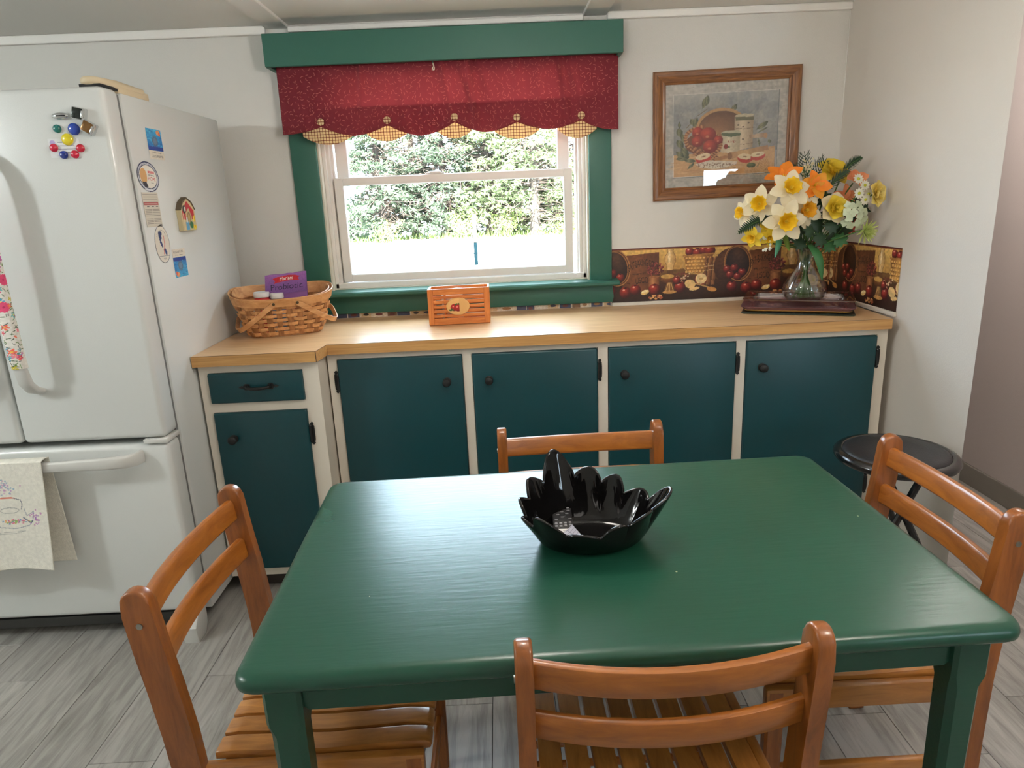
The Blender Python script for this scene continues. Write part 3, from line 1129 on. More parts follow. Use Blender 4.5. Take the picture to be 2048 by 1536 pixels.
# ------------------------------------------------------------------ valance
vb = thingw('valance_box', 'dark green painted wooden valance box above the window', 'valance', (-.177, YB, 1.951))
VY, VX0, VX1, VZ0, VZ1 = 2.917, -.8785, .525, 1.951, 2.0705
g = G()
g.box(VX0, VX1, VY, VY + .018, VZ0, VZ1, bev=.002, seg=1)
g.obj('front_board', mGreen, vb, smooth=0)
for a, b in ((VX0, VX0 + .018), (VX1 - .018, VX1)):
    g = G()
    g.box(a, b, VY + .018, YB - .001, VZ0, VZ1 - .001)
    g.obj('end_board', mGreen, vb, smooth=0)
g = G()
g.box(VX0 + .018, VX1 - .018, VY + .018, YB - .001, VZ1 - .016, VZ1 - .001)
g.obj('top_board', mGreen, vb, smooth=0)
g = G()
g.tube([(-.862, 2.985, 2.0), (.508, 2.985, 2.0)], .008, 10)
tag(g.obj('curtain_rod', mat('white_rod', (230, 230, 226), .4)), 'white curtain rod hidden inside the green valance box', 'rod')

def curtain_material():
    m, nt, b = newmat('red_sprig_cotton')
    tc = N(nt, 'ShaderNodeTexCoord')
    vo = N(nt, 'ShaderNodeTexVoronoi')
    vo.inputs['Scale'].default_value = 48
    vo.inputs['Randomness'].default_value = .85
    nt.links.new(tc.outputs['UV'], vo.inputs['Vector'])
    sub = N(nt, 'ShaderNodeVectorMath', operation='SUBTRACT')
    nt.links.new(tc.outputs['UV'], sub.inputs[0])
    nt.links.new(vo.outputs['Position'], sub.inputs[1])
    sp = N(nt, 'ShaderNodeSeparateColor')
    nt.links.new(vo.outputs['Color'], sp.inputs[0])
    an = N(nt, 'ShaderNodeMath', operation='MULTIPLY')
    an.inputs[1].default_value = 6.28
    nt.links.new(sp.outputs[0], an.inputs[0])
    vr = N(nt, 'ShaderNodeVectorRotate', rotation_type='Z_AXIS')
    nt.links.new(sub.outputs[0], vr.inputs['Vector'])
    nt.links.new(an.outputs[0], vr.inputs['Angle'])
    se = N(nt, 'ShaderNodeSeparateXYZ')
    nt.links.new(vr.outputs[0], se.inputs[0])
    # curved little stroke: |y + 40 x^2| small, |x| short
    xx = N(nt, 'ShaderNodeMath', operation='MULTIPLY')
    nt.links.new(se.outputs[0], xx.inputs[0])
    nt.links.new(se.outputs[0], xx.inputs[1])
    x2 = N(nt, 'ShaderNodeMath', operation='MULTIPLY_ADD')
    x2.inputs[1].default_value = 60.0
    nt.links.new(xx.outputs[0], x2.inputs[0])
    nt.links.new(se.outputs[1], x2.inputs[2])
    ab = N(nt, 'ShaderNodeMath', operation='ABSOLUTE')
    nt.links.new(x2.outputs[0], ab.inputs[0])
    l1 = N(nt, 'ShaderNodeMath', operation='LESS_THAN')
    l1.inputs[1].default_value = .0011
    nt.links.new(ab.outputs[0], l1.inputs[0])
    ax = N(nt, 'ShaderNodeMath', operation='ABSOLUTE')
    nt.links.new(se.outputs[0], ax.inputs[0])
    l2 = N(nt, 'ShaderNodeMath', operation='LESS_THAN')
    l2.inputs[1].default_value = .0060
    nt.links.new(ax.outputs[0], l2.inputs[0])
    mk = N(nt, 'ShaderNodeMath', operation='MULTIPLY')
    nt.links.new(l1.outputs[0], mk.inputs[0])
    nt.links.new(l2.outputs[0], mk.inputs[1])
    mx = N(nt, 'ShaderNodeMix', data_type='RGBA')
    mx.inputs[6].default_value = (*lin((132, 38, 52)), 1)
    mx.inputs[7].default_value = (*lin((196, 116, 104)), 1)
    nt.links.new(mk.outputs[0], mx.inputs[0])
    nt.links.new(mx.outputs[2], b.inputs['Base Color'])
    b.inputs['Roughness'].default_value = .85
    b.inputs['Sheen Weight'].default_value = .2
    wv = N(nt, 'ShaderNodeTexNoise')
    wv.inputs['Scale'].default_value = 700
    nt.links.new(tc.outputs['UV'], wv.inputs['Vector'])
    bp = N(nt, 'ShaderNodeBump')
    bp.inputs['Strength'].default_value = .25
    bp.inputs['Distance'].default_value = .001
    nt.links.new(wv.outputs['Fac'], bp.inputs['Height'])
    nt.links.new(bp.outputs['Normal'], b.inputs['Normal'])
    tr = N(nt, 'ShaderNodeBsdfTranslucent')
    tr.inputs[0].default_value = (*lin((186, 112, 112)), 1)
    ms = N(nt, 'ShaderNodeMixShader')
    ms.inputs[0].default_value = .34
    nt.links.new(b.outputs[0], ms.inputs[1])
    nt.links.new(tr.outputs[0], ms.inputs[2])
    nt.links.new(ms.outputs[0], nt.nodes['Material Output'].inputs[0])
    return m
def plaid_material():
    m, nt, b = newmat('tan_plaid_cotton')
    tc = N(nt, 'ShaderNodeTexCoord')
    se = N(nt, 'ShaderNodeSeparateXYZ')
    nt.links.new(tc.outputs['UV'], se.inputs[0])
    hs = []
    for k in (0, 1):
        mm = N(nt, 'ShaderNodeMath', operation='MULTIPLY')
        mm.inputs[1].default_value = 1 / .0118
        nt.links.new(se.outputs[k], mm.inputs[0])
        fr = N(nt, 'ShaderNodeMath', operation='FRACT')
        nt.links.new(mm.outputs[0], fr.inputs[0])
        lt = N(nt, 'ShaderNodeMath', operation='LESS_THAN')
        lt.inputs[1].default_value = .2
        nt.links.new(fr.outputs[0], lt.inputs[0])
        hs.append(lt)
    ad = N(nt, 'ShaderNodeMath', operation='ADD')
    nt.links.new(hs[0].outputs[0], ad.inputs[0])
    nt.links.new(hs[1].outputs[0], ad.inputs[1])
    cr = N(nt, 'ShaderNodeValToRGB')
    cr.color_ramp.interpolation = 'CONSTANT'
    cr.color_ramp.elements[0].color = (*lin((240, 216, 168)), 1)
    e = cr.color_ramp.elements[1]
    e.position = .3
    e.color = (*lin((150, 78, 60)), 1)
    e = cr.color_ramp.elements.new(.75)
    e.color = (*lin((70, 24, 26)), 1)
    dv = N(nt, 'ShaderNodeMath', operation='MULTIPLY')
    dv.inputs[1].default_value = .5
    nt.links.new(ad.outputs[0], dv.inputs[0])
    nt.links.new(dv.outputs[0], cr.inputs[0])
    nt.links.new(cr.outputs[0], b.inputs['Base Color'])
    b.inputs['Roughness'].default_value = .85
    tr = N(nt, 'ShaderNodeBsdfTranslucent')
    nt.links.new(cr.outputs[0], tr.inputs[0])
    ms = N(nt, 'ShaderNodeMixShader')
    ms.inputs[0].default_value = .3
    nt.links.new(b.outputs[0], ms.inputs[1])
    nt.links.new(tr.outputs[0], ms.inputs[2])
    nt.links.new(ms.outputs[0], nt.nodes['Material Output'].inputs[0])
    return m
mRed, mPlaid = curtain_material(), plaid_material()

def uv_from(o, fn):
    me = o.data
    uv = me.uv_layers.new(name='UVMap')
    for l in me.loops:
        uv.data[l.index].uv = fn(me.vertices[l.vertex_index].co)
cu = thingw('valance_curtain', 'dark red sprigged valance curtain with scalloped hem over the window', 'curtain', (-.17, 2.97, 1.7))
CB0, CB1 = -.855, .514
BTN = [(-.698, 1.748), (-.429, 1.744), (-.155, 1.745), (.099, 1.735), (.361, 1.731)]
LOWS = [(-.852, 1.705), (-.560, 1.690), (-.300, 1.680), (-.020, 1.683), (.233, 1.684), (.512, 1.672)]
def hem(x):
    """scallops: rounded lows between the pointed peaks at the buttons"""
    for i in range(6):
        a = BTN[i - 1] if i > 0 else None
        b = BTN[i] if i < 5 else None
        lo = LOWS[i]
        if (a is None or x >= a[0]) and (b is None or x <= b[0]):
            if a is None:
                t = (x - lo[0]) / (b[0] - lo[0])
                return lo[1] + (b[1] - .018 - lo[1]) * max(0, t) ** 2.2
            if b is None:
                t = (lo[0] - x) / (lo[0] - a[0])
                return lo[1] + (a[1] - .018 - lo[1]) * max(0, t) ** 2.2
            m = (a[0] + b[0]) / 2
            hw = (b[0] - a[0]) / 2
            t = min(1, abs(x - m) / hw)
            pk = (a[1] if x < m else b[1]) - .018
            return lo[1] + (pk - lo[1]) * t ** 1.7
    return 1.69
def fold(x, v):
    """gathers: v = 0 at the hem, 1 at the rod"""
    s = 0
    for xc, w, a, sl in ((-.515, .012, .010, -.02), (-.38, .02, .008, .03), (-.205, .018, .012, .05), (-.135, .015, .012, .08), (-.098, .012, .016, .03), (-.06, .016, .010, .09),
                         (.09, .02, .007, .04), (.19, .02, .007, .0), (.272, .012, .016, .04), (.30, .016, .010, .07), (-.62, .03, .005, 0), (-.74, .04, .004, 0), (.43, .03, .004, 0)):
        d = (x - xc - sl * (1 - v)) / w
        s += a * math.exp(-d * d) * (.25 + .75 * v)
    return 1.7 * s + .004 * math.sin(x * 38) * (.4 + .6 * v)
ZT = 2.005
def cl(u, v):
    x = CB0 + u * (CB1 - CB0)
    z0 = hem(x)
    z = z0 + (ZT - z0) * v
    return (x, 2.972 - fold(x, v) + .010 * (v - .3), z)
g = G()
g.grid(cl, 260, 30)
o = g.obj('cloth', mRed, cu, smooth=180, nrm=False)
uv_from(o, lambda c: (c.x, c.z))
md = o.modifiers.new('t', 'SOLIDIFY')
md.thickness = .0012
# lining behind the lower part of the cloth
g = G()
g.grid(lambda u, v: (CB0 + .004 + u * (CB1 - CB0 - .008), 2.980 - .8 * fold(CB0 + u * (CB1 - CB0), .4 * v), hem(CB0 + u * (CB1 - CB0)) + .004 + (1.795 - hem(CB0 + u * (CB1 - CB0))) * v), 160, 8)
o = g.obj('lining', mRed, cu, smooth=180, nrm=False)
uv_from(o, lambda c: (c.x, c.z))
YB_ = [(-.672, .105, 1.660), (-.435, .082, 1.664), (-.158, .070, 1.664), (.098, .092, 1.652), (.346, .080, 1.645)]
for (bx, bz), (cx, hw, zb) in zip(BTN, YB_):
    def fl(u, v, bx=bx, bz=bz, cx=cx, hw=hw, zb=zb):
        s = 2 * u - 1
        x = cx + s * hw
        lo = zb + (bz - .052 - zb) * abs(s) ** 2.0
        hi = bz - .004 - .018 * abs(s)
        return (x, 2.979 + .004 * math.sin(9 * s) - .002, lo + (hi - lo) * v)
    g = G()
    g.grid(fl, 28, 8)
    o = g.obj('plaid_flounce', mPlaid, cu, smooth=180, nrm=False)
    uv_from(o, lambda c: (c.x, c.z))
    md = o.modifiers.new('t', 'SOLIDIFY')
    md.thickness = .0012
    g = G()
    yb = 2.972 - fold(bx, .1) - .004
    n = 16
    g.rings([[(bx + r * math.cos(2 * PI * j / n), yb - d, bz + r * math.sin(2 * PI * j / n)) for j in range(n)] for r, d in ((.0145, 0), (.0148, .002), (.0125, .0055), (.007, .0075), (.001, .008))])
    o = g.obj('covered_button', mPlaid, cu, smooth=60)
    uv_from(o, lambda c: (c.x, c.z))
hk = thingw('curtain_hook', 'small pale hook dangling from the valance box over the red curtain', 'hook', (-.225, VY + .02, 1.95))
g = G()
g.tube([(-.226, 2.945, 1.953), (-.226, 2.945, 1.946)], .0022, 6)
g.obj('screw_eye', mGreen, hk)
g = G()
g.tube([(-.226, 2.944, 1.946), (-.224, 2.940, 1.938), (-.2215, 2.938, 1.928), (-.222, 2.938, 1.921), (-.2265, 2.939, 1.920), (-.2285, 2.940, 1.926), (-.227, 2.941, 1.932)], .0024, 6)
g.obj('hook', mat('ivory_plastic', (226, 214, 190), .4), hk)

# ------------------------------------------------------------------ refrigerator
mFr = mat('white_enamel', (220, 223, 221), 0.28, var=0.01, vscale=3, coat=.3, bump=0.18, bscale=420)
mFrH = mat('white_handle_plastic', (214, 214, 210), 0.35, var=0.015)
mCream = mat('cream_plastic', (222, 204, 170), 0.45, var=0.03)
FX = -1.0977
FX0 = -2.012
fr = thingw('refrigerator', 'white French-door refrigerator with a bottom freezer drawer', 'refrigerator', (-1.555, 2.5, FL))
FY = 2.10
g = G()
g.box(FX0, FX, 2.203, 2.93, .032, 1.768, bev=.006)
g.obj('cabinet', mFr, fr)
g = G()
g.box(FX0 + .008, FX - .008, 2.186, 2.206, .092, 1.762)
g.obj('door_gasket', mat('grey_gasket', (120, 121, 120), .7), fr, smooth=0)
def door(x0, x1, z0, z1, name):
    g = G()
    g.box(x0, x1, FY, 2.188, z0, z1, bev=.017, seg=5)
    return g.obj(name, mFr, fr, smooth=50)
dR = door(-1.5525, FX + .001, .722, 1.774, 'door')
dL = door(FX0, -1.5585, .722, 1.774, 'door')
dD = door(FX0, FX + .001, .088, .702, 'freezer_drawer')
def vhandle(x, parent, s):
    g = G()
    P = [(x, 2.098, .897), (x, 2.070, .908), (x, 2.046, .935), (x, 2.036, .985), (x, 2.032, 1.10), (x, 2.031, 1.25), (x, 2.032, 1.40), (x, 2.036, 1.515), (x, 2.046, 1.565), (x, 2.070, 1.592), (x, 2.098, 1.603)]
    W = [.042, .042, .041, .038, .034, .033, .034, .038, .041, .042, .042]
    T = [.020, .022, .022, .020, .018, .018, .018, .020, .022, .022, .020]
    n = 12
    V = [Vector(p) for p in P]
    rs = []
    for i, p in enumerate(V):
        a, b = V[max(0, i - 1)], V[min(len(V) - 1, i + 1)]
        t = (b - a).normalized()
        xx = Vector((1, 0, 0))
        yy = t.cross(xx)
        r = []
        for j in range(n):
            c, q = math.cos(2 * PI * j / n), math.sin(2 * PI * j / n)
            r.append(p + xx * (W[i] / 2 * math.copysign(abs(c) ** .6, c)) + yy * (T[i] / 2 * math.copysign(abs(q) ** .6, q)))
        rs.append(r)
    g.rings(rs)
    return g.obj('door_handle', mFrH, parent, smooth=50)
HXR, HXL = -1.462, -1.650
vhandle(HXR, dR, 1)
vhandle(HXL, dL, -1)
g = G()
zc = .664
P = [(-1.186, 2.100, zc), (-1.192, 2.068, zc), (-1.212, 2.050, zc), (-1.28, 2.043, zc - .001), (-1.42, 2.040, zc - .002), (-1.555, 2.039, zc - .002), (-1.69, 2.040, zc - .002), (-1.83, 2.043, zc - .001), (-1.898, 2.050, zc), (-1.918, 2.068, zc), (-1.924, 2.100, zc)]
W = [.044, .044, .043, .040, .034, .032, .034, .040, .043, .044, .044]
rs = []
V = [Vector(p) for p in P]
for i, p in enumerate(V):
    a, b = V[max(0, i - 1)], V[min(len(V) - 1, i + 1)]
    t = (b - a).normalized()
    zz = Vector((0, 0, 1))
    yy = t.cross(zz)
    rs.append([p + zz * (W[i] / 2 * math.copysign(abs(math.cos(k)) ** .6, math.cos(k))) + yy * (.010 * math.copysign(abs(math.sin(k)) ** .6, math.sin(k))) for k in [2 * PI * j / 12 for j in range(12)]])
g.rings(rs)
g.obj('drawer_handle', mFrH, dD, smooth=50)
g = G()                                     # top hinge cover
pts = [(-1.170, 2.155), (-1.163, 2.118), (-1.146, 2.102), (-1.124, 2.104), (-1.110, 2.125), (-1.103, 2.20), (-1.101, 2.36), (-1.150, 2.40), (-1.170, 2.40)]
g.prism(pts, 1.779, 1.801, 'z', bev=.009, seg=3)
g.box(-1.168, -1.1025, 2.205, 2.390, 1.766, 1.790, bev=.004)
g.obj('hinge_cover', mCream, fr, smooth=50)
g = G()
g.box(-1.165, -1.105, 2.112, 2.204, 1.772, 1.781)
g.obj('hinge_plate', mDark, fr, smooth=0)
g = G()                                     # middle hinge
g.box(-1.172, -1.094, 2.096, 2.19, .7045, .7195, bev=.003)
g.obj('middle_hinge', mFrH, fr)
g = G()
g.box(FX0 + .02, FX - .05, 2.19, 2.215, FL + .015, .086)
for k in range(3):
    g.box(FX0 + .02, FX - .05, 2.176, 2.192, .032 + k * .016, .040 + k * .016)
g.obj('base_grille', mat('charcoal_grille', (74, 75, 74), .6), fr, smooth=0)
for x in (FX - .026, FX0 + .026):
    g = G()
    g.prism([(2.070, FL), (2.128, FL), (2.150, .010), (2.156, .034), (2.156, .080), (2.10, .082), (2.062, .040)], x - .026, x + .027, 'x', bev=.004)
    g.obj('foot', mFrH, fr)
for x in (FX0 + .08, FX - .08):
    g = G()
    g.tube([(x - .02, 2.82, FL + .028), (x + .02, 2.82, FL + .028)], .027, 12)
    g.obj('rear_roller', mDark, fr)

# floral cover round the right door handle
c = Cv(.118, .62, 620, (236, 232, 224))
rs = np.random.RandomState(2)
pal = [(226, 74, 110), (240, 108, 84), (86, 168, 200), (204, 190, 60), (200, 92, 170), (120, 190, 190), (238, 130, 150)]
for i in range(420):
    x, y, a = rs.rand() * .118, rs.rand() * .62, rs.rand() * 6.28
    L = .006 + .008 * rs.rand()
    c.line([(x, y), (x + L * math.cos(a), y + L * math.sin(a))], .0026, ((82, 110, 70), (110, 140, 80), (92, 96, 84))[i % 3])
for i in range(150):
    x, y = rs.rand() * .118, rs.rand() * .62
    r = (.0045 + .006 * rs.rand()) if i % 13 else .016
    col = pal[i % 7] if i % 13 else (226, 78, 120)
    k = 5 if i % 13 else 14
    a0 = rs.rand() * 6
    for q in range(k):
        a = a0 + q * 2 * PI / k
        c.ell(x + r * .6 * math.cos(a), y + r * .6 * math.sin(a), r * .55, r * .26, col, rot=a)
    c.ell(x, y, r * .22, r * .22, (250, 214, 90) if i % 13 else (190, 40, 90))
c.noise(.1, 3)
hc = thingw('handle_cover', 'fabric sleeve printed with bright flowers round the refrigerator door handle', 'handle cover', (HXR, 2.03, .985))
def sl(u, v):
    a = u * 2 * PI + PI / 2
    z = .985 + v * .56
    t = (z - 1.25) / .27
    yc = 2.031 + .0035 * t * t + .012 * np.clip(np.abs(t) - .85, 0, 1)
    cx, sy = np.cos(a), np.sin(a)
    w, h = .0215 + .002 * np.clip(np.abs(t), 0, 1.2), .0135
    return (HXR + w * np.sign(cx) * np.abs(cx) ** .7, yc + h * np.sign(sy) * np.abs(sy) ** .7, z + 0 * u)
printed('sleeve', c, sl, hc, printmat('printed_cotton', .8, .3, 500))

# towel over the freezer handle
TW = .40
c = Cv(TW, .75, 520, (240, 237, 226))
q = lambda x, y: (.282 + (x - 300) * .00064, .365 + (y - 130) * .00031 / .64 * .64)
def tx(px):
    return TW - (600 - px) * .000397 * 1.0
def ty(py):
    return .385 + (py - 140) * .000297
rs = np.random.RandomState(6)
def stitch(pts, col, w=.0022):
    c.line([(tx(a), ty(b)) for a, b in pts], w, col, .85)
stitch([(205, 545), (178, 570), (176, 610), (215, 680)], (70, 76, 96))
stitch([(215, 540), (250, 527), (330, 527), (350, 535)], (226, 120, 96), .004)
stitch([(345, 535), (395, 555), (405, 600), (392, 665)], (70, 76, 96))
for k in range(40):
    a0, a1 = 2 * PI * k / 40, 2 * PI * (k + 1) / 40
    stitch([(300 + 72 * math.cos(a0), 672 + 32 * math.sin(a0)), (300 + 72 * math.cos(a1), 672 + 32 * math.sin(a1))], (176, 176, 170))
stitch([(185, 660), (165, 780), (210, 860), (330, 885), (440, 850), (470, 810), (490, 690), (430, 740), (415, 660)], (150, 156, 168))
stitch([(400, 760), (455, 822), (470, 800)], (80, 92, 120), .004)
for i in range(60):
    x, y = rs.normal(310, 55), rs.normal(800, 12)
    c.ell(tx(x), ty(y), .003, .0026, ((226, 110, 150), (156, 190, 110), (236, 170, 90), (120, 150, 190))[i % 4], al=.8)
for i in range(70):
    x, y = rs.normal(250, 60), rs.normal(400, 45)
    c.ell(tx(x), ty(y), .0032, .0026, ((196, 150, 206), (130, 170, 196), (214, 170, 196), (160, 176, 200))[i % 4], al=.7)
for i in range(26):
    x, y = rs.normal(500, 26), rs.normal(760, 50)
    c.ell(tx(x), ty(y), .0028, .0024, ((196, 120, 180), (170, 120, 190))[i % 2], al=.7)
stitch([(20, 400), (60, 360), (100, 350)], (60, 66, 90), .004)
stitch([(100, 345), (130, 380), (170, 450)], (226, 200, 90), .006)
stitch([(120, 420), (180, 480)], (50, 54, 70), .003)
c.ell(tx(85), ty(375), .008, .007, (70, 76, 100), al=.7)
for i in range(16):
    yy = 470 + i * 28
    stitch([(20 + 60 * (i % 2), yy), (80 - 40 * (i % 2), yy + 20), (100, yy + 26)], ((170, 70, 90), (120, 60, 80))[i % 2], .0026)
stitch([(60, 860), (20, 880), (30, 920), (90, 910)], (170, 150, 160), .002)
stitch([(110, 660), (115, 740), (150, 830), (100, 900)], (150, 60, 90), .003)
stitch([(140, 930), (400, 915), (330, 940), (160, 940)], (176, 176, 170), .0016)
c.noise(.06, 3)
tw = thingw('kitchen_towel', 'cream waffle-weave towel with embroidered kettle hanging on the freezer handle', 'towel', (-1.65, 2.03, .33))
def towel(u, v):
    """v: 1 = back hem ... over the handle ... 0 = front hem (length .75)"""
    s = (1 - v) * .75            # arc length from the back hem
    top = .688
    out = []
    zb = top - (.37 - s)
    zf = top - (s - .385)
    back = s < .37
    front = s > .385
    yb = 2.066 + .008 * np.clip((.37 - s) / .37, 0, 1)
    yf = 2.021 - .012 * np.clip((s - .385) / .365, 0, 1) ** 1.5 + .006 * np.sin(u * 9 + 1) * np.clip((s - .42) / .3, 0, 1)
    t = np.clip((s - .37) / .015, 0, 1)
    y = np.where(back, yb, np.where(front, yf, 2.066 + (2.021 - 2.066) * t))
    z = np.where(back, zb, np.where(front, zf, top + .004 * np.sin(t * PI)))
    z = np.where(front, z - .005 * np.sin(u * 7) * np.clip((s - .6) / .15, 0, 1), z)
    xr = np.where(back, -1.460 + .010 * np.clip((.37 - s) / .37, 0, 1), -1.457 - .028 * np.clip((s - .385) / .365, 0, 1))
    return (xr - TW * (1 - u) + 0 * v, y, z)
o = printed('cloth', c, towel, tw, printmat('waffle_cotton', .9, 1.0, 330))
md = o.modifiers.new('t', 'SOLIDIFY')
md.thickness = .002

# magnets and papers on the right door
DY = FY
def domed(x, z, r, rgb, label, group='round plastic magnets on the refrigerator door'):
    t = thingw('round_magnet', label, 'magnet', (x, DY, z), group)
    g = G()
    n = 18
    g.rings([[(x + q * math.cos(2 * PI * j / n), DY - d, z + q * math.sin(2 * PI * j / n)) for j in range(n)] for q, d in ((r, 0), (r * 1.0, .003), (r * .9, .0065), (r * .62, .009), (r * .3, .0102), (.0006, .0105))])
    g.obj('dome', mat('magnet_%d_%d_%d' % rgb, rgb, .18, var=.02, coat=.5), t, smooth=60)
domed(-1.242, 1.664, .0115, (16, 110, 104), 'small teal round magnet at the left of the magnet cluster')
domed(-1.195, 1.661, .0165, (28, 66, 168), 'large blue round magnet above the yellow one')
domed(-1.219, 1.634, .0165, (232, 214, 36), 'large yellow round magnet pinning the top of a card')
domed(-1.262, 1.613, .0115, (200, 26, 62), 'small red round magnet at the left edge of the card')
domed(-1.238, 1.593, .0115, (24, 50, 140), 'small dark blue round magnet at the bottom of the card')
domed(-1.206, 1.593, .0115, (206, 34, 66), 'small red round magnet at the bottom of the card, beside the dark blue one')
domed(-1.187, 1.609, .0115, (196, 24, 54), 'small red round magnet just off the right edge of the card')
mChrome = mat('chrome', (222, 224, 226), .12, metal=1.0, var=.02)
mMirror = mat('smoked_mirror', (70, 76, 72), .08, metal=.8, var=.2, vscale=30, c2=(22, 24, 24))
mMirrorT = mat('tan_mirror', (150, 112, 66), .12, metal=.6, var=.2, vscale=30, c2=(90, 62, 30))
t = thingw('chrome_clip', 'oval chrome magnet clip at the upper left of the magnets', 'clip', (-1.224, DY, 1.697))
g = G()
g.ball((-1.224, DY - .006, 1.697), .0240, 10, (1, .32, .40))
g.obj('shell', mChrome, t, smooth=60)
g = G()
g.box(-1.232, -1.206, DY - .0150, DY - .0125, 1.695, 1.6985, bev=.001, mtx=Matrix.Translation((0, 0, 0)))
g.obj('slot', mDark, t)
for x, z, a, mm, lb in ((-1.167, 1.700, .26, mMirror, 'square silver magnet clip with a dark face, the upper of two'), (-1.147, 1.662, .55, mMirrorT, 'square silver magnet clip with a tan face, the lower of two')):
    t = thingw('square_clip', lb, 'clip', (x, DY, z), 'square magnet clips on the refrigerator door')
    R_ = Matrix.Translation((x, DY - .009, z)) @ Matrix.Rotation(a, 4, 'Y')
    g = G()
    g.box(-.0185, .0185, -.009, .009, -.0165, .0165, bev=.003, mtx=R_)
    g.obj('body', mChrome, t)
    g = G()
    g.box(-.0165, .0115, -.0105, -.008, -.014, .0145, bev=.001, mtx=R_)
    g.obj('face', mm, t)
    g = G()
    g.box(.010, .0165, -.014, -.004, -.010, .010, bev=.002, mtx=R_)
    g.obj('lever', mChrome, t)
def card(name, label, cat, cvs, fn, cz=None, mask=None):
    t = thingw(name, label, cat, fn(.5, .5))
    printed('print', cvs, fn, t, printmat('printed_paper', .5), mask)
    return t
c = Cv(.088, .050, 1500, (228, 230, 232))
c.ell(.012, .010, .008, .006, (170, 150, 210), al=.8)
for i, (tx_, y_, s_) in enumerate((('Come in', .045, .008), ('any time, we are', .044, .0065), ('always glad to see', .044, .0062), ('you at our place', .042, .006))):
    c.line([(.026, .010 + i * .009), (.026 + (.034, .046, .052, .040)[i], .009 + i * .009)], .0022, (110, 110, 120), .55)
c.line([(.02, .044), (.07, .043)], .0012, (190, 130, 130), .5)
card('small_card', 'small printed white card held by round magnets on the refrigerator door', 'card', c,
     lambda u, v: (-1.276 + u * .088, DY - .0009 + 0 * u, 1.584 + v * .052 + (1 - u) * .002))

# papers and magnets on the right side of the refrigerator
SX = FX + .0009
def side(y0, z0, w, h, rot=0.0):
    """u runs towards the back wall, v up; rot in the plane"""
    cs, sn = math.cos(rot), math.sin(rot)
    def fn(u, v):
        a, b = (u - .5) * w, (v - .5) * h
        return (SX + 0 * u * v, y0 + a * cs - b * sn, z0 + a * sn + b * cs)
    return fn
def blue_card(flip):
    c = Cv(.098, .094, 900, (222, 214, 200))
    hh = .066
    c.rect(0, 0, .098, hh, (44, 140, 200))
    c.vgrad((70, 170, 216), (30, 110, 186), y0=0, y1=hh)
    rs = np.random.RandomState(9)
    for i in range(60):
        c.ell(rs.rand() * .098, rs.rand() * hh, .002 + .008 * rs.rand(), .0012 + .002 * rs.rand(), ((90, 196, 226), (30, 96, 170), (110, 206, 230))[i % 3], al=.5)
    for i in range(12):                      # plain reef shapes instead of the drawn creature
        a = i * 2 * PI / 12
        c.ell(.050 + .014 * math.cos(a), .038 + .012 * math.sin(a), .006, .004, (96, 110, 132), rot=a, al=.8)
    c.ell(.050, .038, .012, .010, (120, 136, 156), al=.9)
    c.ell(.078, .010, .013, .008, (232, 160, 110))
    c.ell(.086, .014, .006, .007, (226, 96, 60))
    c.rect(0, hh - .008, .098, hh, (34, 60, 140))
    for i in range(9):
        c.ell(i * .012, hh - .007, .008, .005, (36, 64, 150))
    c.line([(.022, .073), (.046, .074)], .0022, (96, 92, 90), .7)
    c.line([(.056, .074), (.078, .075)], .0018, (120, 112, 108), .7)
    c.text('2021 SUPPORTER', .052, .0885, .0098, (70, 66, 72))
    c.noise(.08, 3)
    if flip:
        c.a = c.a[::-1, ::-1].copy()
    return c
card('supporter_card', 'blue supporter card on the refrigerator side, upper one', 'card', blue_card(False), side(2.366, 1.635, .100, .094))
card('supporter_card', 'blue supporter card stuck upside down low on the refrigerator side', 'card', blue_card(True), side(2.402, 1.252, .096, .094))
c = Cv(.138, .098, 900, (236, 232, 222))
c.ell(.069, .049, .069, .049, (26, 42, 86))
c.ell(.069, .049, .064, .0445, (210, 214, 222))
c.ell(.069, .049, .058, .039, (26, 42, 86))
c.ell(.069, .049, .0545, .0362, (236, 232, 222))
for k in range(26):
    a = PI + .35 + k * (PI - .7) / 25
    c.ell(.069 + .061 * math.cos(a), .049 + .0416 * math.sin(a), .0012, .0012, (26, 42, 86))
c.rect(.030, .090, .090, .0935, (226, 230, 236))
c.ell(.040, .049, .021, .025, (214, 164, 106))
c.poly([(.026, .068), (.052, .066), (.062, .082), (.040, .084)], (44, 42, 56))
c.text('HOPE', .090, .060, .0165, (204, 48, 56), sx=1.15)
c.text('DELIVERING', .088, .045, .0072, (60, 58, 70), sx=1.05)
c.text('SINCE', .092, .070, .0062, (60, 58, 70), sx=1.1)
c.rect(.070, .030, .110, .0375, (212, 70, 78), al=.75)
c.line([(.079, .030), (.079, .0375)], .0016, (236, 232, 222))
c.line([(.090, .030), (.090, .0375)], .0016, (236, 232, 222))
c.line([(.100, .030), (.100, .0375)], .0016, (236, 232, 222))
card('round_sticker', 'round navy-rimmed sticker reading HOPE on the refrigerator side', 'sticker', c, side(2.281, 1.532, .138, .094, -.06), mask=lambda u, v: ((u - .5) ** 2 + (v - .5) ** 2) <= .2505)
c = Cv(.105, .105, 900, (214, 208, 194))
for i in range(4):
    c.line([(.006, .006 + i * .0075), (.098, .006 + i * .0075)], .001, (110, 106, 100), .8)
c.rect(.004, .030, .100, .038, (176, 84, 84))
c.line([(.010, .034), (.094, .034)], .0022, (226, 200, 190), .7)
for x in (.022, .052, .080):
    c.line([(x, .043), (x + .014, .043)], .0018, (90, 88, 86))
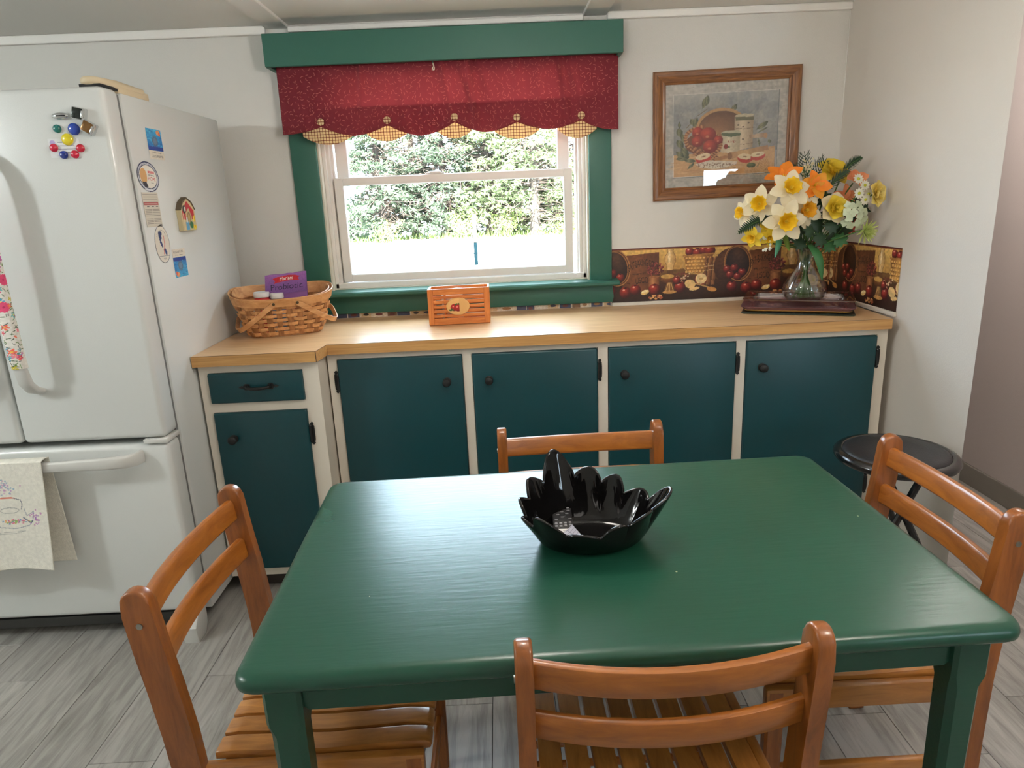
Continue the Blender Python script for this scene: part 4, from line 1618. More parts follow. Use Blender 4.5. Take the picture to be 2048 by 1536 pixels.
for i in range(10):
    yy = .051 + i * .0048
    c.line([(.008, yy), (.050, yy)], .0011, (84, 82, 80))
    c.line([(.054, yy), (.100, yy)], .0011, (84, 82, 80))
c.line([(.001, .0), (.001, .105)], .0016, (120, 114, 106))
c.rect(.084, .097, .102, .105, (96, 94, 96), al=.6)
card('phone_list', 'narrow white list with ruled lines on the refrigerator side', 'paper list', c, side(2.270, 1.431, .104, .106))
c = Cv(.10, .122, 900, (222, 216, 204))
c.ell(.05, .061, .05, .061, (44, 60, 92))
c.ell(.05, .061, .0475, .0585, (226, 220, 208))
for k in range(14):
    a = PI + .5 + k * (PI - 1.0) / 13
    c.ell(.05 + .036 * math.cos(a), .052 + .036 * math.sin(a), .0014, .0014, (60, 66, 90))
for x, y, rx, ry in ((.042, .027, .012, .008), (.038, .034, .008, .008), (.045, .040, .004, .005), (.038, .046, .005, .006), (.040, .055, .007, .004), (.044, .062, .006, .006), (.047, .068, .004, .004), (.060, .080, .008, .006), (.066, .088, .007, .007), (.069, .093, .003, .003)):
    c.ell(x, y, rx, ry, (26, 48, 104))
c.line([(.062, .034), (.0635, .058), (.058, .074), (.050, .093)], .0026, (208, 88, 84))
c.line([(.065, .034), (.0665, .058), (.061, .074), (.053, .093)], .0012, (208, 88, 84))
c.line([(.016, .099), (.084, .099)], .0014, (44, 60, 92))
c.text('2020', .052, .111, .0085, (44, 54, 80))
card('oval_sticker', 'white oval sticker with blue islands and a red line on the refrigerator side', 'sticker', c, side(2.299, 1.321, .100, .122, -.03), mask=lambda u, v: ((u - .5) ** 2 + (v - .5) ** 2) <= .2505)
hm = thingw('house_magnet', 'chunky wooden arched house magnet with painted still life', 'magnet', (FX, 2.49, 1.405))
pts = [(2.435, 1.356), (2.545, 1.356), (2.545, 1.428), (2.525, 1.452), (2.490, 1.466), (2.455, 1.452), (2.435, 1.428)]
g = G()
g.prism(pts, FX, FX + .016, 'x', bev=.0015, seg=1)
g.obj('block', mat('pale_wood_block', (206, 190, 150), .6, var=.1, vscale=30), hm, smooth=0)
g = G()
g.prism([(2.432, 1.428), (2.435, 1.426), (2.457, 1.450), (2.490, 1.4635), (2.523, 1.450), (2.545, 1.426), (2.548, 1.428), (2.527, 1.454), (2.490, 1.470), (2.453, 1.454)], FX, FX + .018, 'x')
g.obj('roof_edge', mat('brown_roof', (96, 82, 62), .7), hm, smooth=0)
c = Cv(.108, .106, 900, (212, 196, 150))
c.poly([(.008, .04), (.054, .006), (.100, .04), (.100, .07), (.008, .07)], (200, 40, 52))
c.ell(.028, .034, .014, .014, (52, 46, 46))
c.ell(.033, .034, .007, .008, (226, 220, 210))
c.poly([(.030, .095), (.034, .046), (.062, .030), (.078, .058), (.074, .098)], (206, 186, 140))
c.ell(.056, .066, .014, .024, (150, 120, 76), rot=.2)
c.ell(.056, .066, .008, .016, (196, 170, 110), rot=.2)
c.line([(.016, .05), (.016, .100)], .006, (226, 214, 180))
c.rect(.026, .076, .052, .104, (96, 168, 210))
c.rect(.033, .062, .044, .078, (226, 230, 232))
c.ell(.070, .088, .014, .012, (30, 110, 70))
for i in range(16):
    c.ell(.086 + .016 * rnd.random(), .060 + .042 * rnd.random(), .005, .005, ((240, 206, 40), (226, 180, 30), (250, 226, 90))[i % 3])
printed('painted_face', c, lambda u, v: (FX + .0163 + 0 * u, 2.436 + u * .108, 1.357 + v * .106), hm, printmat('printed_gloss', .3),
        mask=lambda u, v: (v < .66 + .34 * (1 - np.abs(2 * u - 1) ** 1.6)))

# ------------------------------------------------------------------ woven basket
BK = thing('woven_basket', 'woven splint basket with two swing handles on the worktop beside the refrigerator', 'basket', (-.880, 2.765, CT), math.radians(18))
mSpl = wood('maple_splint', (220, 166, 110), (180, 124, 74), axis=0, stretch=6, scale=14, rough=.5, bump=.2, rand=True)
mSpl2 = wood('maple_rim', (216, 164, 110), (178, 122, 72), axis=0, stretch=4, scale=10, rough=.45, bump=.1)
BHX, BHY = .190, .132
def bsec(a, t, off=0.0):
    """rounded oblong; t = 0 at the base, 1 at the rim; small front dip"""
    e = 2.0 / (3.6 - .9 * t)
    k = .76 + .24 * t ** .75
    kx = .72 + .28 * t ** .8
    ca, sa = math.cos(a), math.sin(a)
    x = (BHX * kx + off) * math.copysign(abs(ca) ** e, ca)
    y = (BHY * k + off) * math.copysign(abs(sa) ** e, sa)
    z = .004 + t * (.160 + .016 * (y / BHY) * t + .010 * abs(x / BHX) ** 3)
    return Vector((x, y, z))
mStk = wood('dark_splint', (186, 130, 80), (140, 92, 52), axis=2, stretch=6, scale=14, rough=.55, bump=.2, rand=True)
NS = 26
def bang(i):
    """angles spread evenly by arc length"""
    return BANG[int(round(i)) % len(BANG)]
_A = [bsec(2 * PI * i / 2000, .6) for i in range(2001)]
_L = [0]
for i in range(2000):
    _L.append(_L[-1] + (_A[i + 1] - _A[i]).length)
NSAMP = NS * 4
BANG = []
_j = 0
for i in range(NSAMP):
    tg = _L[-1] * i / NSAMP
    while _L[_j] < tg:
        _j += 1
    BANG.append(2 * PI * _j / 2000)
for k in range(NS):
    g = G()
    a = bang(k * 4)
    P = [bsec(a, t, -.0005) for t in (0, .15, .3, .45, .6, .75, .9, 1.0)]
    U = []
    for t in (0, .15, .3, .45, .6, .75, .9, 1.0):
        d1 = bsec(bang(k * 4 + 1), t) - bsec(bang(k * 4 - 1), t)
        U.append(d1.cross(Vector((0, 0, 1))).normalized())
    g.bar(P, .0215, .0016, U)
    g.obj('stake', mStk, BK, smooth=0)
NW = 7
for r in range(NW):
    g = G()
    t0, t1 = (r + .13) / NW * .80 + .015, (r + .87) / NW * .80 + .015
    rs_ = []
    for i in range(NSAMP):
        ph = math.cos(PI * i / 4 + (PI if r % 2 else 0))
        off = .0062 * ph
        a = bang(i)
        o_ = off + .0008
        rs_.append([bsec(a, t0, o_ - .0008), bsec(a, t1, o_ - .0008), bsec(a, t1, o_ + .0008), bsec(a, t0, o_ + .0008)])
    g.rings(rs_, closed=True)
    g.obj('weaver', mSpl, BK, smooth=0)
for off, nm in ((.0072, 'outer_rim'), (-.0068, 'inner_rim')):
    g = G()
    rs_ = []
    for i in range(NSAMP):
        a = bang(i)
        lo, hi = bsec(a, .80, off), bsec(a, 1.02, off)
        n_ = (bsec(a, 1, .01) - bsec(a, 1, 0)).normalized() * .0024
        rs_.append([lo - n_, lo + n_, hi + n_ - Vector((0, 0, .002)), hi, hi - n_ - Vector((0, 0, .002))])
    g.rings(rs_, closed=True)
    g.obj(nm, mSpl2, BK, smooth=40)
g = G()
g.prism([(bsec(2 * PI * i / 60, 0, -.004).x, bsec(2 * PI * i / 60, 0, -.004).y) for i in range(60)], .001, .006, 'z')
g.obj('base_board', mSpl2, BK, smooth=0)
mBrass = mat('dark_brass', (92, 78, 58), .35, metal=.8)
def swing(xp, drop, lean, nm):
    """bail handle hinged on the long sides at x = xp, dropped over the outside of the basket"""
    yo = BHY + .012
    g = G()
    top = .150
    P = []
    n = 26
    for i in range(n + 1):
        s = i / n * PI
        y = -yo * math.cos(s) if True else 0
        y = -(yo + .012 * math.sin(s)) * math.copysign(abs(math.cos(s)) ** .45, math.cos(s))
        reach = math.sin(s) ** .5 * drop
        zz = top + .015 * (y / BHY) + reach * math.sin(lean)
        xx = xp + reach * math.cos(lean)
        P.append((xx, y, zz))
    ax = Vector((0, 1, 0))
    U = []
    for i in range(n + 1):
        p0, p1 = Vector(P[max(0, i - 1)]), Vector(P[min(n, i + 1)])
        tg = (p1 - p0).normalized()
        pn = Vector((math.cos(lean), 0, math.sin(lean))).cross(Vector((0, 1, 0)))
        U.append(tg.cross(pn).normalized())
    g.bar(P, .0185, .0042, U)
    h = g.obj(nm, mSpl2, BK, smooth=50)
    for sy in (-1, 1):
        r = G()
        r.tube([(xp, sy * (yo + .004), top + .015 * sy), (xp, sy * (yo + .010), top + .015 * sy)], .0055, 10)
        r.obj('rivet', mBrass, h)
swing(-.036, .178, PI + .62, 'swing_handle')
swing(.052, .172, -.56, 'swing_handle')

# things in the basket

c = Cv(.160, .085, 900, (122, 76, 142))
c.vgrad((150, 96, 164), (104, 66, 128))
c.poly([(.030, .018), (.048, .010), (.118, .008), (.136, .016), (.128, .022), (.134, .032), (.116, .030), (.050, .034), (.034, .040), (.040, .028)], (188, 30, 44))
c.text('Mariani', .083, .027, .021, (244, 238, 230), sx=.85)
c.text('Probiotic', .083, .066, .034, (40, 30, 62), sx=1.0)
c.noise(.1, 3)
t = thingw('snack_pouch', 'purple Mariani probiotic pouch standing up in the basket', 'pouch', (-.855, 2.715, CT + .10))
def pouch(u, v):
    b = np.sin(u * PI) * .010 * (1 - v) ** .7
    return (-.936 + u * .160 + .004 * v, 2.735 + u * .016 - b + .012 * v, 1.086 + v * .076 + u * .010 + .0015 * np.sin(u * 14) * v)
o = printed('front', c, pouch, t, printmat('printed_foil', .25))
g = G()
g.grid(lambda u, v: (-.936 + u * .160 + .004 * v, 2.735 + u * .016 + .006 + math.sin(u * PI) * .014 * (1 - v) + .010 * v, 1.022 + v * (.140 + .002 * math.sin(u * 9)) + u * .010), 14, 8)
g.grid(lambda u, v: (-.936 + u * .160, 2.737 + u * .016 - math.sin(u * PI) * .010, 1.022 + v * .064 + u * .010), 14, 4)
o = g.obj('pouch_body', mat('purple_foil', (136, 88, 152), .3, var=.08), t, smooth=180)
for (x, y, z, r, nm, lb, col) in ((-.950, 2.735, 1.087, .031, 'jar', 'white-lidded jar at the left inside the basket', (190, 40, 44)), (-.888, 2.728, 1.081, .025, 'jar', 'smaller white-lidded jar in front of the purple pouch', (120, 150, 190))):
    t = thingw(nm, lb, 'jar', (x, y, CT + .006), 'jars in the basket')
    g = G()
    g.lathe([(r * .95, CT + .006), (r * .97, CT + .012), (r * .97, z - .012), (r * .8, z - .006)], 22, (x, y, 0))
    g.obj('body', mat('jar_%d' % col[0], col, .4), t, smooth=50)
    g = G()
    g.lathe([(r, z - .006), (r * 1.02, z - .004), (r * 1.02, z + .010), (r * .95, z + .014), (r * .5, z + .0145), (.001, z + .0142)], 26, (x, y, 0))
    g.obj('lid', mat('white_lid', (236, 236, 234), .35), t, smooth=50)

# ------------------------------------------------------------------ small slatted crate
CRX0, CRX1, CRY0, CRY1 = -.2955, -.0475, 2.745, 2.858
ck = thingw('slatted_crate', 'small orange-stained slatted wooden crate with an apple plaque on the worktop', 'crate', (-.172, 2.80, CT))
mCr = wood('orange_stained_pine', (216, 134, 66), (184, 100, 44), axis=0, stretch=9, scale=9, rough=.4, bump=.1)
mCrV = wood('orange_stained_pine_upright', (216, 134, 66), (184, 100, 44), axis=2, stretch=9, scale=9, rough=.4, bump=.1)
z0, z1 = CT + .002, CT + .147
def crate_side(a, b, front):
    a, b = Vector(a), Vector(b)
    d = (b - a)
    L = d.length
    ang = math.atan2(d.y, d.x)
    Mx = Matrix.Translation((a.x, a.y, 0)) @ Matrix.Rotation(ang, 4, 'Z')
    for s0, s1 in ((0, .022), (L - .022, L)):
        g = G()
        g.box(s0, s1, 0, .009, z0, z1, bev=.0012, seg=1, mtx=Mx)
        g.obj('stile', mCrV, ck, smooth=0)
    for q0, q1 in ((z0, z0 + .026), (z1 - .024, z1)):
        g = G()
        g.box(.022, L - .022, 0, .009, q0, q1, bev=.0012, seg=1, mtx=Mx)
        g.obj('rail', mCr, ck, smooth=0)
    k = 5
    hh = (z1 - z0 - .05) / k
    for i in range(k):
        g = G()
        q0 = z0 + .026 + i * hh
        g.box(.018, L - .018, .003, .007, q0 + .0036, q0 + hh - .0036, bev=.0008, seg=1, mtx=Mx)
        g.obj('slat', mCr, ck, smooth=0)
crate_side((CRX0, CRY0), (CRX1, CRY0 + .013), True)
crate_side((CRX1, CRY1 + .013), (CRX0, CRY1), False)
crate_side((CRX1, CRY0 + .023), (CRX1, CRY1 + .003), False)
crate_side((CRX0, CRY1 - .010), (CRX0, CRY0 + .010), False)
g = G()
g.prism([(CRX0 + .009, CRY0 + .010), (CRX1 - .009, CRY0 + .022), (CRX1 - .009, CRY1 + .004), (CRX0 + .009, CRY1 - .009)], z0, z0 + .006, 'z')
g.box((CRX0 + CRX1) / 2 - .06, (CRX0 + CRX1) / 2 - .054, CRY0 + .014, CRY1 - .010, z0 + .006, z1 - .02)
g.obj('crate_floor', mCr, ck, smooth=0)
ox, oz = -.1755, CT + .0755
def cry(x):
    return CRY0 + (x - CRX0) * .013 / (CRX1 - CRX0)
g = G()
g.prism([(ox + .0475 * math.cos(2 * PI * i / 36), oz + .0345 * math.sin(2 * PI * i / 36)) for i in range(36)], cry(ox) - .004, cry(ox) + .004, 'y', bev=.001, seg=1)
pq = g.obj('plaque', mat('pale_plaque', (222, 172, 106), .5, var=.05), ck)
c = Cv(.090, .064, 1100, (226, 178, 112))
for x, y in ((.030, .036), (.046, .038), (.060, .035)):
    c.ell(x, y, .0150, .0145, (206, 38, 34), c2=(120, 14, 18))
    c.ell(x - .004, y - .004, .003, .002, (250, 190, 170), al=.8)
for x, y, a in ((.022, .044, .5), (.038, .024, -.5), (.052, .024, .6), (.072, .042, -.6), (.014, .046, .2)):
    c.ell(x, y, .0075, .0034, (62, 92, 44), rot=a)
printed('apple_print', c, lambda u, v: (ox - .045 + u * .090, cry(ox) - .0043 + (u - .5) * .0044, oz - .032 + v * .064), pq, printmat('printed_paper', .5), mask=lambda u, v: ((u - .5) ** 2 + (v - .5) ** 2) <= .245)
t = thingw('folded_paper', 'folded slip of white paper standing in the slatted crate', 'paper', (-.20, 2.80, CT + .01))
g = G()
g.prism([(-.245, CT + .010), (-.158, CT + .010), (-.158, CT + .140), (-.180, CT + .144), (-.245, CT + .128)], 2.818, 2.8195, 'y')
g.obj('sheet', mat('white_paper', (236, 234, 228), .7, var=.02), t, smooth=0)

# ------------------------------------------------------------------ framed picture (hangs a touch crooked)
PC = Vector((.981, YB, 1.639))
PWd, PHt = .618, .514
pic = thing('framed_picture', 'oak framed still-life print of apples and kitchen tins on the back wall', 'picture', PC, 0, None, rot=(0, -math.radians(.75), 0))
mOakH = wood('oak_frame', (150, 98, 52), (92, 54, 26), axis=0, stretch=16, scale=9, rough=.4, coat=.15, bump=.2)
mOakV = wood('oak_frame_upright', (150, 98, 52), (92, 54, 26), axis=2, stretch=16, scale=9, rough=.4, coat=.15, bump=.2)
hw, hh = PWd / 2, PHt / 2
prof = [(0, -.004), (0, -.016), (.006, -.022), (.018, -.022), (.024, -.019), (.040, -.015), (.046, -.017), (.052, -.014), (.052, -.006)]
for nm, a, b, mm in (('top', (-hw, hh), (hw, hh), mOakH), ('right', (hw, hh), (hw, -hh), mOakV), ('bottom', (hw, -hh), (-hw, -hh), mOakH), ('left', (-hw, -hh), (-hw, hh), mOakV)):
    a, b = Vector((a[0], 0, a[1])), Vector((b[0], 0, b[1]))
    d = (b - a).normalized()
    inn = Vector((d.z, 0, -d.x))
    g = G()
    rs_ = []
    for e, s in ((a, 1), (b, -1)):
        rs_.append([e + inn * p[0] + d * (s * p[0]) + Vector((0, p[1], 0)) for p in prof])
    g.rings(rs_)
    g.obj('frame_rail', mm, pic, smooth=30)
mw, mh = hw - .050, hh - .050
c = Cv(2 * mw, 2 * mh, 480, (186, 180, 170))
rs = np.random.RandomState(12)
for i in range(260):
    x, y = rs.rand() * 2 * mw, rs.rand() * 2 * mh
    c.ell(x, y, .01 + .03 * rs.rand(), .0012 + .002 * rs.rand(), ((200, 194, 184), (172, 166, 158), (164, 160, 156))[i % 3], al=.45)
for i in range(46):
    x, y = rs.rand() * 2 * mw, rs.rand() * 2 * mh
    L = .004 + .03 * rs.rand() ** 3
    c.line([(x, y), (x + L, y - .002)], .0012, (84, 78, 72), .75)
c.noise(.16, 5)
# the painting
ox_, oy_ = .0385, .0445
pw, ph = 2 * mw - .081, 2 * mh - .090
kx, ky = pw / 1400.0, ph / 1100.0
def px_(x, y):
    """from crop pixels (frame skew removed)"""
    return ((x - 160) * pw / 1385.0 + ox_, (y + (x - 160) * .055 - 215) * ph / 1092.0 + oy_)
def PE(x, y, rx, ry, col, **k):
    X, Y = px_(x, y)
    c.ell(X, Y, rx * pw / 1385, ry * ph / 1092, col, **k)
def PP_(pts, col, **k):
    c.poly([px_(*p) for p in pts], col, **k)
def PL_(pts, w, col, **k):
    c.line([px_(*p) for p in pts], w * pw / 1385, col, **k)
c.rect(ox_ - .0045, oy_ - .0045, ox_ + pw + .0045, oy_ + ph + .0045, (70, 92, 100))
c.rect(ox_ - .0032, oy_ - .0032, ox_ + pw + .0032, oy_ + ph + .0032, (226, 220, 208))
c.rect(ox_, oy_, ox_ + pw, oy_ + ph, (150, 150, 150))
c.vgrad((176, 174, 168), (140, 138, 134), ox_, ox_ + pw, oy_, oy_ + ph * .72)
for i in range(170):
    x, y = 160 + rs.rand() * 1380, 190 + rs.rand() * 700
    PE(x, y, 50 + 70 * rs.rand(), 40 + 60 * rs.rand(), ((196, 190, 178), (150, 152, 156), (128, 134, 142), (170, 164, 152), (108, 116, 126))[i % 5], al=.16)
PP_([(160, 1010), (1530, 900), (1530, 1240), (160, 1310)], (204, 160, 112))
for i in range(60):
    x, y = 160 + rs.rand() * 1300, 1000 + rs.rand() * 270
    PE(x, y, 60 + 80 * rs.rand(), 5 + 8 * rs.rand(), ((224, 184, 138), (184, 138, 94), (214, 172, 124))[i % 3], al=.35, rot=-.05)
def leaf(x, y, L, w, a, col, col2):
    cs, sn = math.cos(a), math.sin(a)
    P = [(t, s * w * math.sin(PI * t / L) ** .8) for s, ts in ((1, np.linspace(0, L, 9)), (-1, np.linspace(L, 0, 9))) for t in ts]
    PP_([(x + p * cs - q * sn, y + p * sn + q * cs) for p, q in P], col, c2=col2)
    PL_([(x, y), (x + L * cs, y + L * sn)], 4, col2)
gr, gd = (142, 140, 104), (66, 74, 56)
PL_([(330, 640), (470, 480), (600, 390)], 8, (120, 104, 80))
for x, y, L, w, a in ((540, 380, 170, 34, -1.25), (590, 350, 150, 30, -1.45), (380, 520, 110, 40, .9), (420, 640, 150, 30, -1.2), (920, 400, 110, 26, -.75), (970, 400, 60, 18, -1.2),
                      (1270, 660, 190, 34, -.62), (1290, 700, 150, 12, -.5), (220, 640, 130, 44, 1.3), (270, 720, 130, 40, 1.2), (200, 800, 140, 46, .9), (250, 900, 160, 44, .8),
                      (190, 1060, 190, 40, -.15), (300, 1080, 160, 30, .05), (350, 1200, 130, 20, -.8), (190, 960, 130, 40, .6), (230, 560, 90, 20, 1.5), (1300, 780, 110, 16, 1.4), (1440, 790, 60, 24, 1.2)):
    leaf(x, y, L, w, a, gr, gd)
PE(800, 640, 345, 268, (196, 152, 104))
PE(800, 655, 315, 244, (172, 124, 86), c2=(104, 70, 52), off=(-.2, .2))
PP_([(970, 480), (1228, 480), (1222, 900), (1040, 940), (975, 660)], (226, 206, 176), c2=(176, 152, 124))
PE(1105, 470, 126, 22, (206, 192, 160))
PP_([(980, 490), (1230, 490), (1230, 528), (985, 545)], (112, 108, 82))
for yy in (640, 850):
    PL_([(980, yy), (1100, yy + 12), (1225, yy - 8)], 5, (120, 96, 78))
for x, y in ((1020, 600), (1088, 622), (1090, 790), (1160, 570)):
    PE(x, y, 14, 11, (92, 74, 62))
PP_([(800, 720), (1055, 720), (1050, 960), (900, 975), (795, 970)], (224, 212, 184), c2=(188, 170, 140))
PE(928, 700, 132, 30, (196, 190, 160))
PP_([(798, 706), (1056, 706), (1056, 738), (928, 762), (800, 742)], (92, 104, 78))
X, Y = px_(935, 836)
c.text('BRAND', X, Y, .0135, (168, 66, 54), sx=.75, rot=.05)
PE(865, 890, 30, 34, (150, 46, 42))
PE(905, 895, 16, 10, (90, 110, 70))
PE(560, 850, 250, 150, (120, 72, 48))
for i in range(60):
    a = i * 2 * PI / 60
    PE(555 + 240 * math.cos(a), 830 + 165 * math.sin(a) - (40 if math.cos(a) < 0 else -25), 26, 13, ((196, 140, 96), (142, 84, 54))[i % 2], rot=a)
for r_ in range(5):
    for i in range(12):
        PE(400 + i * 30 + r_ * 8, 905 + r_ * 28 + i * 8 - abs(i - 5) * 4, 22, 10, ((182, 122, 80), (120, 70, 46))[(i + r_) % 2], rot=.35)
for x, y, r in ((480, 700, 78), (620, 730, 108), (760, 800, 62), (480, 820, 82), (650, 890, 98)):
    PE(x, y, r, r * .92, (212, 84, 58), c2=(120, 30, 28))
    PE(x - r * .1, y + r * .25, r * .22, r * .16, (236, 170, 130), al=.6)
PP_([(905, 975), (1430, 870), (1445, 930), (930, 1062)], (212, 172, 124), c2=(170, 122, 82))
PE(918, 1020, 34, 50, (150, 106, 72))
PP_([(1440, 890), (1520, 880), (1520, 905), (1445, 920)], (196, 150, 104))
PP_([(700, 1050), (860, 1010), (890, 1020), (880, 1050), (760, 1090)], (176, 124, 82))
PP_([(1170, 735), (1390, 700), (1410, 765), (1185, 775)], (206, 178, 148), c2=(150, 118, 92))
PE(1395, 740, 26, 38, (186, 140, 100))
for x, y, rx, ry, a in ((560, 1040, 105, 66, -.18), (1130, 1040, 105, 62, .1), (1300, 1010, 100, 56, -.1)):
    PE(x, y + 12, rx, ry, (190, 58, 44), rot=a)
    PE(x - 4, y - 14, rx * .94, ry * .62, (228, 208, 168), rot=a)
    PE(x - 2, y - 12, rx * .3, ry * .14, (150, 110, 80), rot=a)
PP_([(450, 1130), (640, 1080), (1020, 1090), (1010, 1130), (860, 1180), (700, 1200), (520, 1180)], (222, 208, 186))
for i in range(70):
    PE(470 + 540 * rs.rand(), 1115 + 70 * rs.rand(), 9, 7, (140, 106, 84), al=.8)
PE(1215, 1145, 62, 34, (110, 122, 74), c2=(70, 80, 50))
PL_([(1185, 1110), (1180, 1060)], 5, (96, 86, 56))
PP_([(1280, 1170), (1330, 1095), (1310, 1165)], (150, 130, 90))
PL_([(1140, 1215), (1450, 1200)], 4, (150, 110, 76))
c.noise(.10, 3)
printed('mat_and_print', c, lambda u, v: (-mw + u * 2 * mw, -.0085 + 0 * u, -mh + v * 2 * mh), pic, printmat('printed_paper', .5))
g = G()
g.box(-mw, mw, -.0115, -.0100, -mh, mh)
g.obj('glazing', glass('picture_glass', (.98, .98, .98), .045, .35), pic, smooth=0)
g = G()
g.box(-hw + .004, hw - .004, -.0075, -.0005, -hh + .004, hh - .004)
g.obj('backing_board', mat('brown_backing', (120, 96, 70), .9), pic, smooth=0)

# ------------------------------------------------------------------ trays under the vase
TRC, TRA = (1.205, 2.745), math.radians(-24)
def rrect(w, h, r, n=5):
    P = []
    for cx, cy, a0 in ((w - r, h - r, 0), (-w + r, h - r, PI / 2), (-w + r, -h + r, PI), (w - r, -h + r, 1.5 * PI)):
        for i in range(n + 1):
            a = a0 + i * PI / 2 / n
            P.append((cx + r * math.cos(a), cy + r * math.sin(a)))
    return P
def dish(g, secs):
    """secs: (half width, half depth, radius, z) outer bottom -> rim -> inner bottom"""
    g.rings([[(x, y, z) for x, y in rrect(w, h, r)] for w, h, r, z in secs])
    return g
t = thing('placemat', 'dark green flat board under the tray stack on the worktop', 'placemat', (TRC[0], TRC[1] - .002, CT), TRA)
g = G()
dish(g, [(.206, .136, .012, .0005), (.2075, .1375, .012, .003), (.206, .136, .012, .0055)])
g.obj('board', mat('dark_green_lacquer', (28, 44, 34), .3, var=.1), t)
t = thing('serving_tray', 'mauve serving tray with a gold lower edge beneath the glass tray', 'tray', (TRC[0], TRC[1], CT + .0058), TRA)
g = G()
dish(g, [(.186, .116, .02, .0), (.190, .120, .02, .003), (.208, .137, .022, .020), (.211, .140, .022, .0215), (.207, .136, .022, .0225), (.188, .118, .02, .0075), (.184, .114, .02, .006)])
g.obj('tray', mat('mauve_lacquer', (138, 98, 102), .25, var=.1, coat=.4), t, smooth=40)
g = G()
g.rings([[(x, y, z) for x, y in rrect(w, h, r)] for w, h, r, z in ((.1905, .1205, .02, .0022), (.1975, .1275, .021, .0088))], cap=False)
o = g.obj('gold_band', mat('gold_edge', (206, 160, 84), .3, metal=.7, var=.05), t, smooth=40)
md = o.modifiers.new('t', 'SOLIDIFY')
md.thickness = .001
t = thing('glass_tray', 'clear mauve-tinted glass tray with wide flat rim under the flower vase', 'tray', (TRC[0] + .002, TRC[1] + .002, CT + .0225), TRA)
g = G()
dish(g, [(.162, .094, .02, .0), (.166, .098, .02, .001), (.172, .104, .022, .026), (.205, .134, .018, .030), (.206, .135, .018, .032), (.204, .133, .018, .034), (.168, .100, .022, .029), (.161, .093, .02, .006), (.158, .090, .02, .0045)])
g.obj('tray', glass('mauve_glass', (.93, .83, .86), .16, .8, .02), t, smooth=40)

# ------------------------------------------------------------------ vase
VX, VYc, VZ = 1.243, 2.775, CT + .0272
vs = thingw('glass_vase', 'round-bellied clear glass vase holding the flowers', 'vase', (VX, VYc, VZ))
out = [(.044, 0), (.060, .004), (.078, .022), (.0865, .045), (.083, .068), (.066, .098), (.046, .125), (.037, .148), (.0345, .168), (.038, .190), (.045, .208), (.050, .218)]
inn = [(r - .0032, max(z, .007)) for r, z in out[::-1]]
g = G()
g.lathe([(.001, 0.0)] + out + inn + [(.001, .0075)], 40, (VX, VYc, VZ), cap=False)
g.obj('vase_body', glass('clear_vase_glass', (.95, .96, .95), .05, .75, .01), vs, smooth=50)
g = G()
g.lathe([(.0, .008), (.055, .008), (.074, .022), (.0825, .045), (.080, .066), (.0, .0665)], 32, (VX, VYc, VZ), cap=False)
g.obj('water', glass('water', (.98, .985, .98), .03, .3, .0), vs, smooth=50)

# ------------------------------------------------------------------ flowers
mCreamP = mat('cream_petal', (253, 243, 210), .6, var=.06, vscale=40, trl=.25)
mYel = mat('yellow_corona', (250, 214, 36), .6, var=.08, vscale=60, c2=(234, 180, 20), trl=.2)
mYelP = mat('yellow_petal', (250, 222, 70), .6, var=.08, vscale=40, trl=.25)
mYelR = mat('pale_yellow_petal', (250, 226, 110), .6, var=.08, vscale=40, c2=(250, 236, 170), trl=.25)
mOr = mat('orange_petal', (250, 158, 44), .6, var=.1, vscale=40, c2=(242, 124, 30), trl=.25)
mPeach = mat('peach_petal', (226, 110, 66), .6, var=.1, vscale=40, c2=(240, 180, 130), trl=.25)
mWh = mat('white_petal', (244, 246, 234), .6, var=.04, vscale=40, trl=.25)
mMint = mat('mint_white_petal', (222, 234, 204), .6, var=.06, vscale=40, trl=.25)
mLime = mat('lime_petal', (196, 214, 110), .6, var=.1, vscale=40, c2=(226, 232, 168), trl=.2)
mStem = mat('stem_green', (70, 108, 44), .55, var=.12, vscale=30)
mLeafD = mat('dark_leaf', (28, 62, 34), .5, var=.15, vscale=20, trl=.1)
mLeafM = mat('mid_leaf', (52, 112, 60), .5, var=.15, vscale=20, trl=.15)
NECK = Vector((VX, VYc, VZ + .165))
def petal_bm(g, L, w, cup, curl, ang, tilt, nu=7, nv=5, point=1.0, wav=0.0):
    """petal rooted at the origin, opening around +Z"""
    ca, sa = math.cos(ang), math.sin(ang)
    def fn(u, v):
        t = u
        s = (v - .5) * 2
        wd = w * (max(0.0, math.sin(PI * min(1, t ** 1.05 * .97 + .02))) ** .62) * (1 - .10 * point * t)
        r = L * t
        h = cup * (s * s) * wd + curl * t * t * L + math.sin(t * 9 + s * 2) * wav
        x, y, z = r * math.cos(tilt) - h * math.sin(tilt), s * wd, r * math.sin(tilt) + h * math.cos(tilt)
        return (x * ca - y * sa, x * sa + y * ca, z)
    g.grid(fn, nu, nv)
def stem_part(t, P, n, bend, m=None, r=.0026):
    """stem from the flower back through the vase neck into the water"""
    P = Vector(P)
    jit = Vector((rnd.uniform(-.020, .020), rnd.uniform(-.018, .018), 0))
    a = P - Vector(n).normalized() * .01
    k = NECK + jit + Vector((0, 0, .04))
    foot = Vector((VX - jit.x * 1.6, VYc - jit.y * 1.6, VZ + .018))
    mid = (a + k) / 2 + Vector((0, 0, bend))
    pts = []
    C = [a, mid, k, NECK + jit * .8, foot]
    for i in range(len(C) - 1):
        for s in (0, .5):
            pts.append(C[i].lerp(C[i + 1], s))
    pts.append(C[-1])
    g = G()
    g.tube([tuple(p) for p in pts], r, 6)
    o = _link('stem', g.mesh('stem', m or mStem), t)
    return o
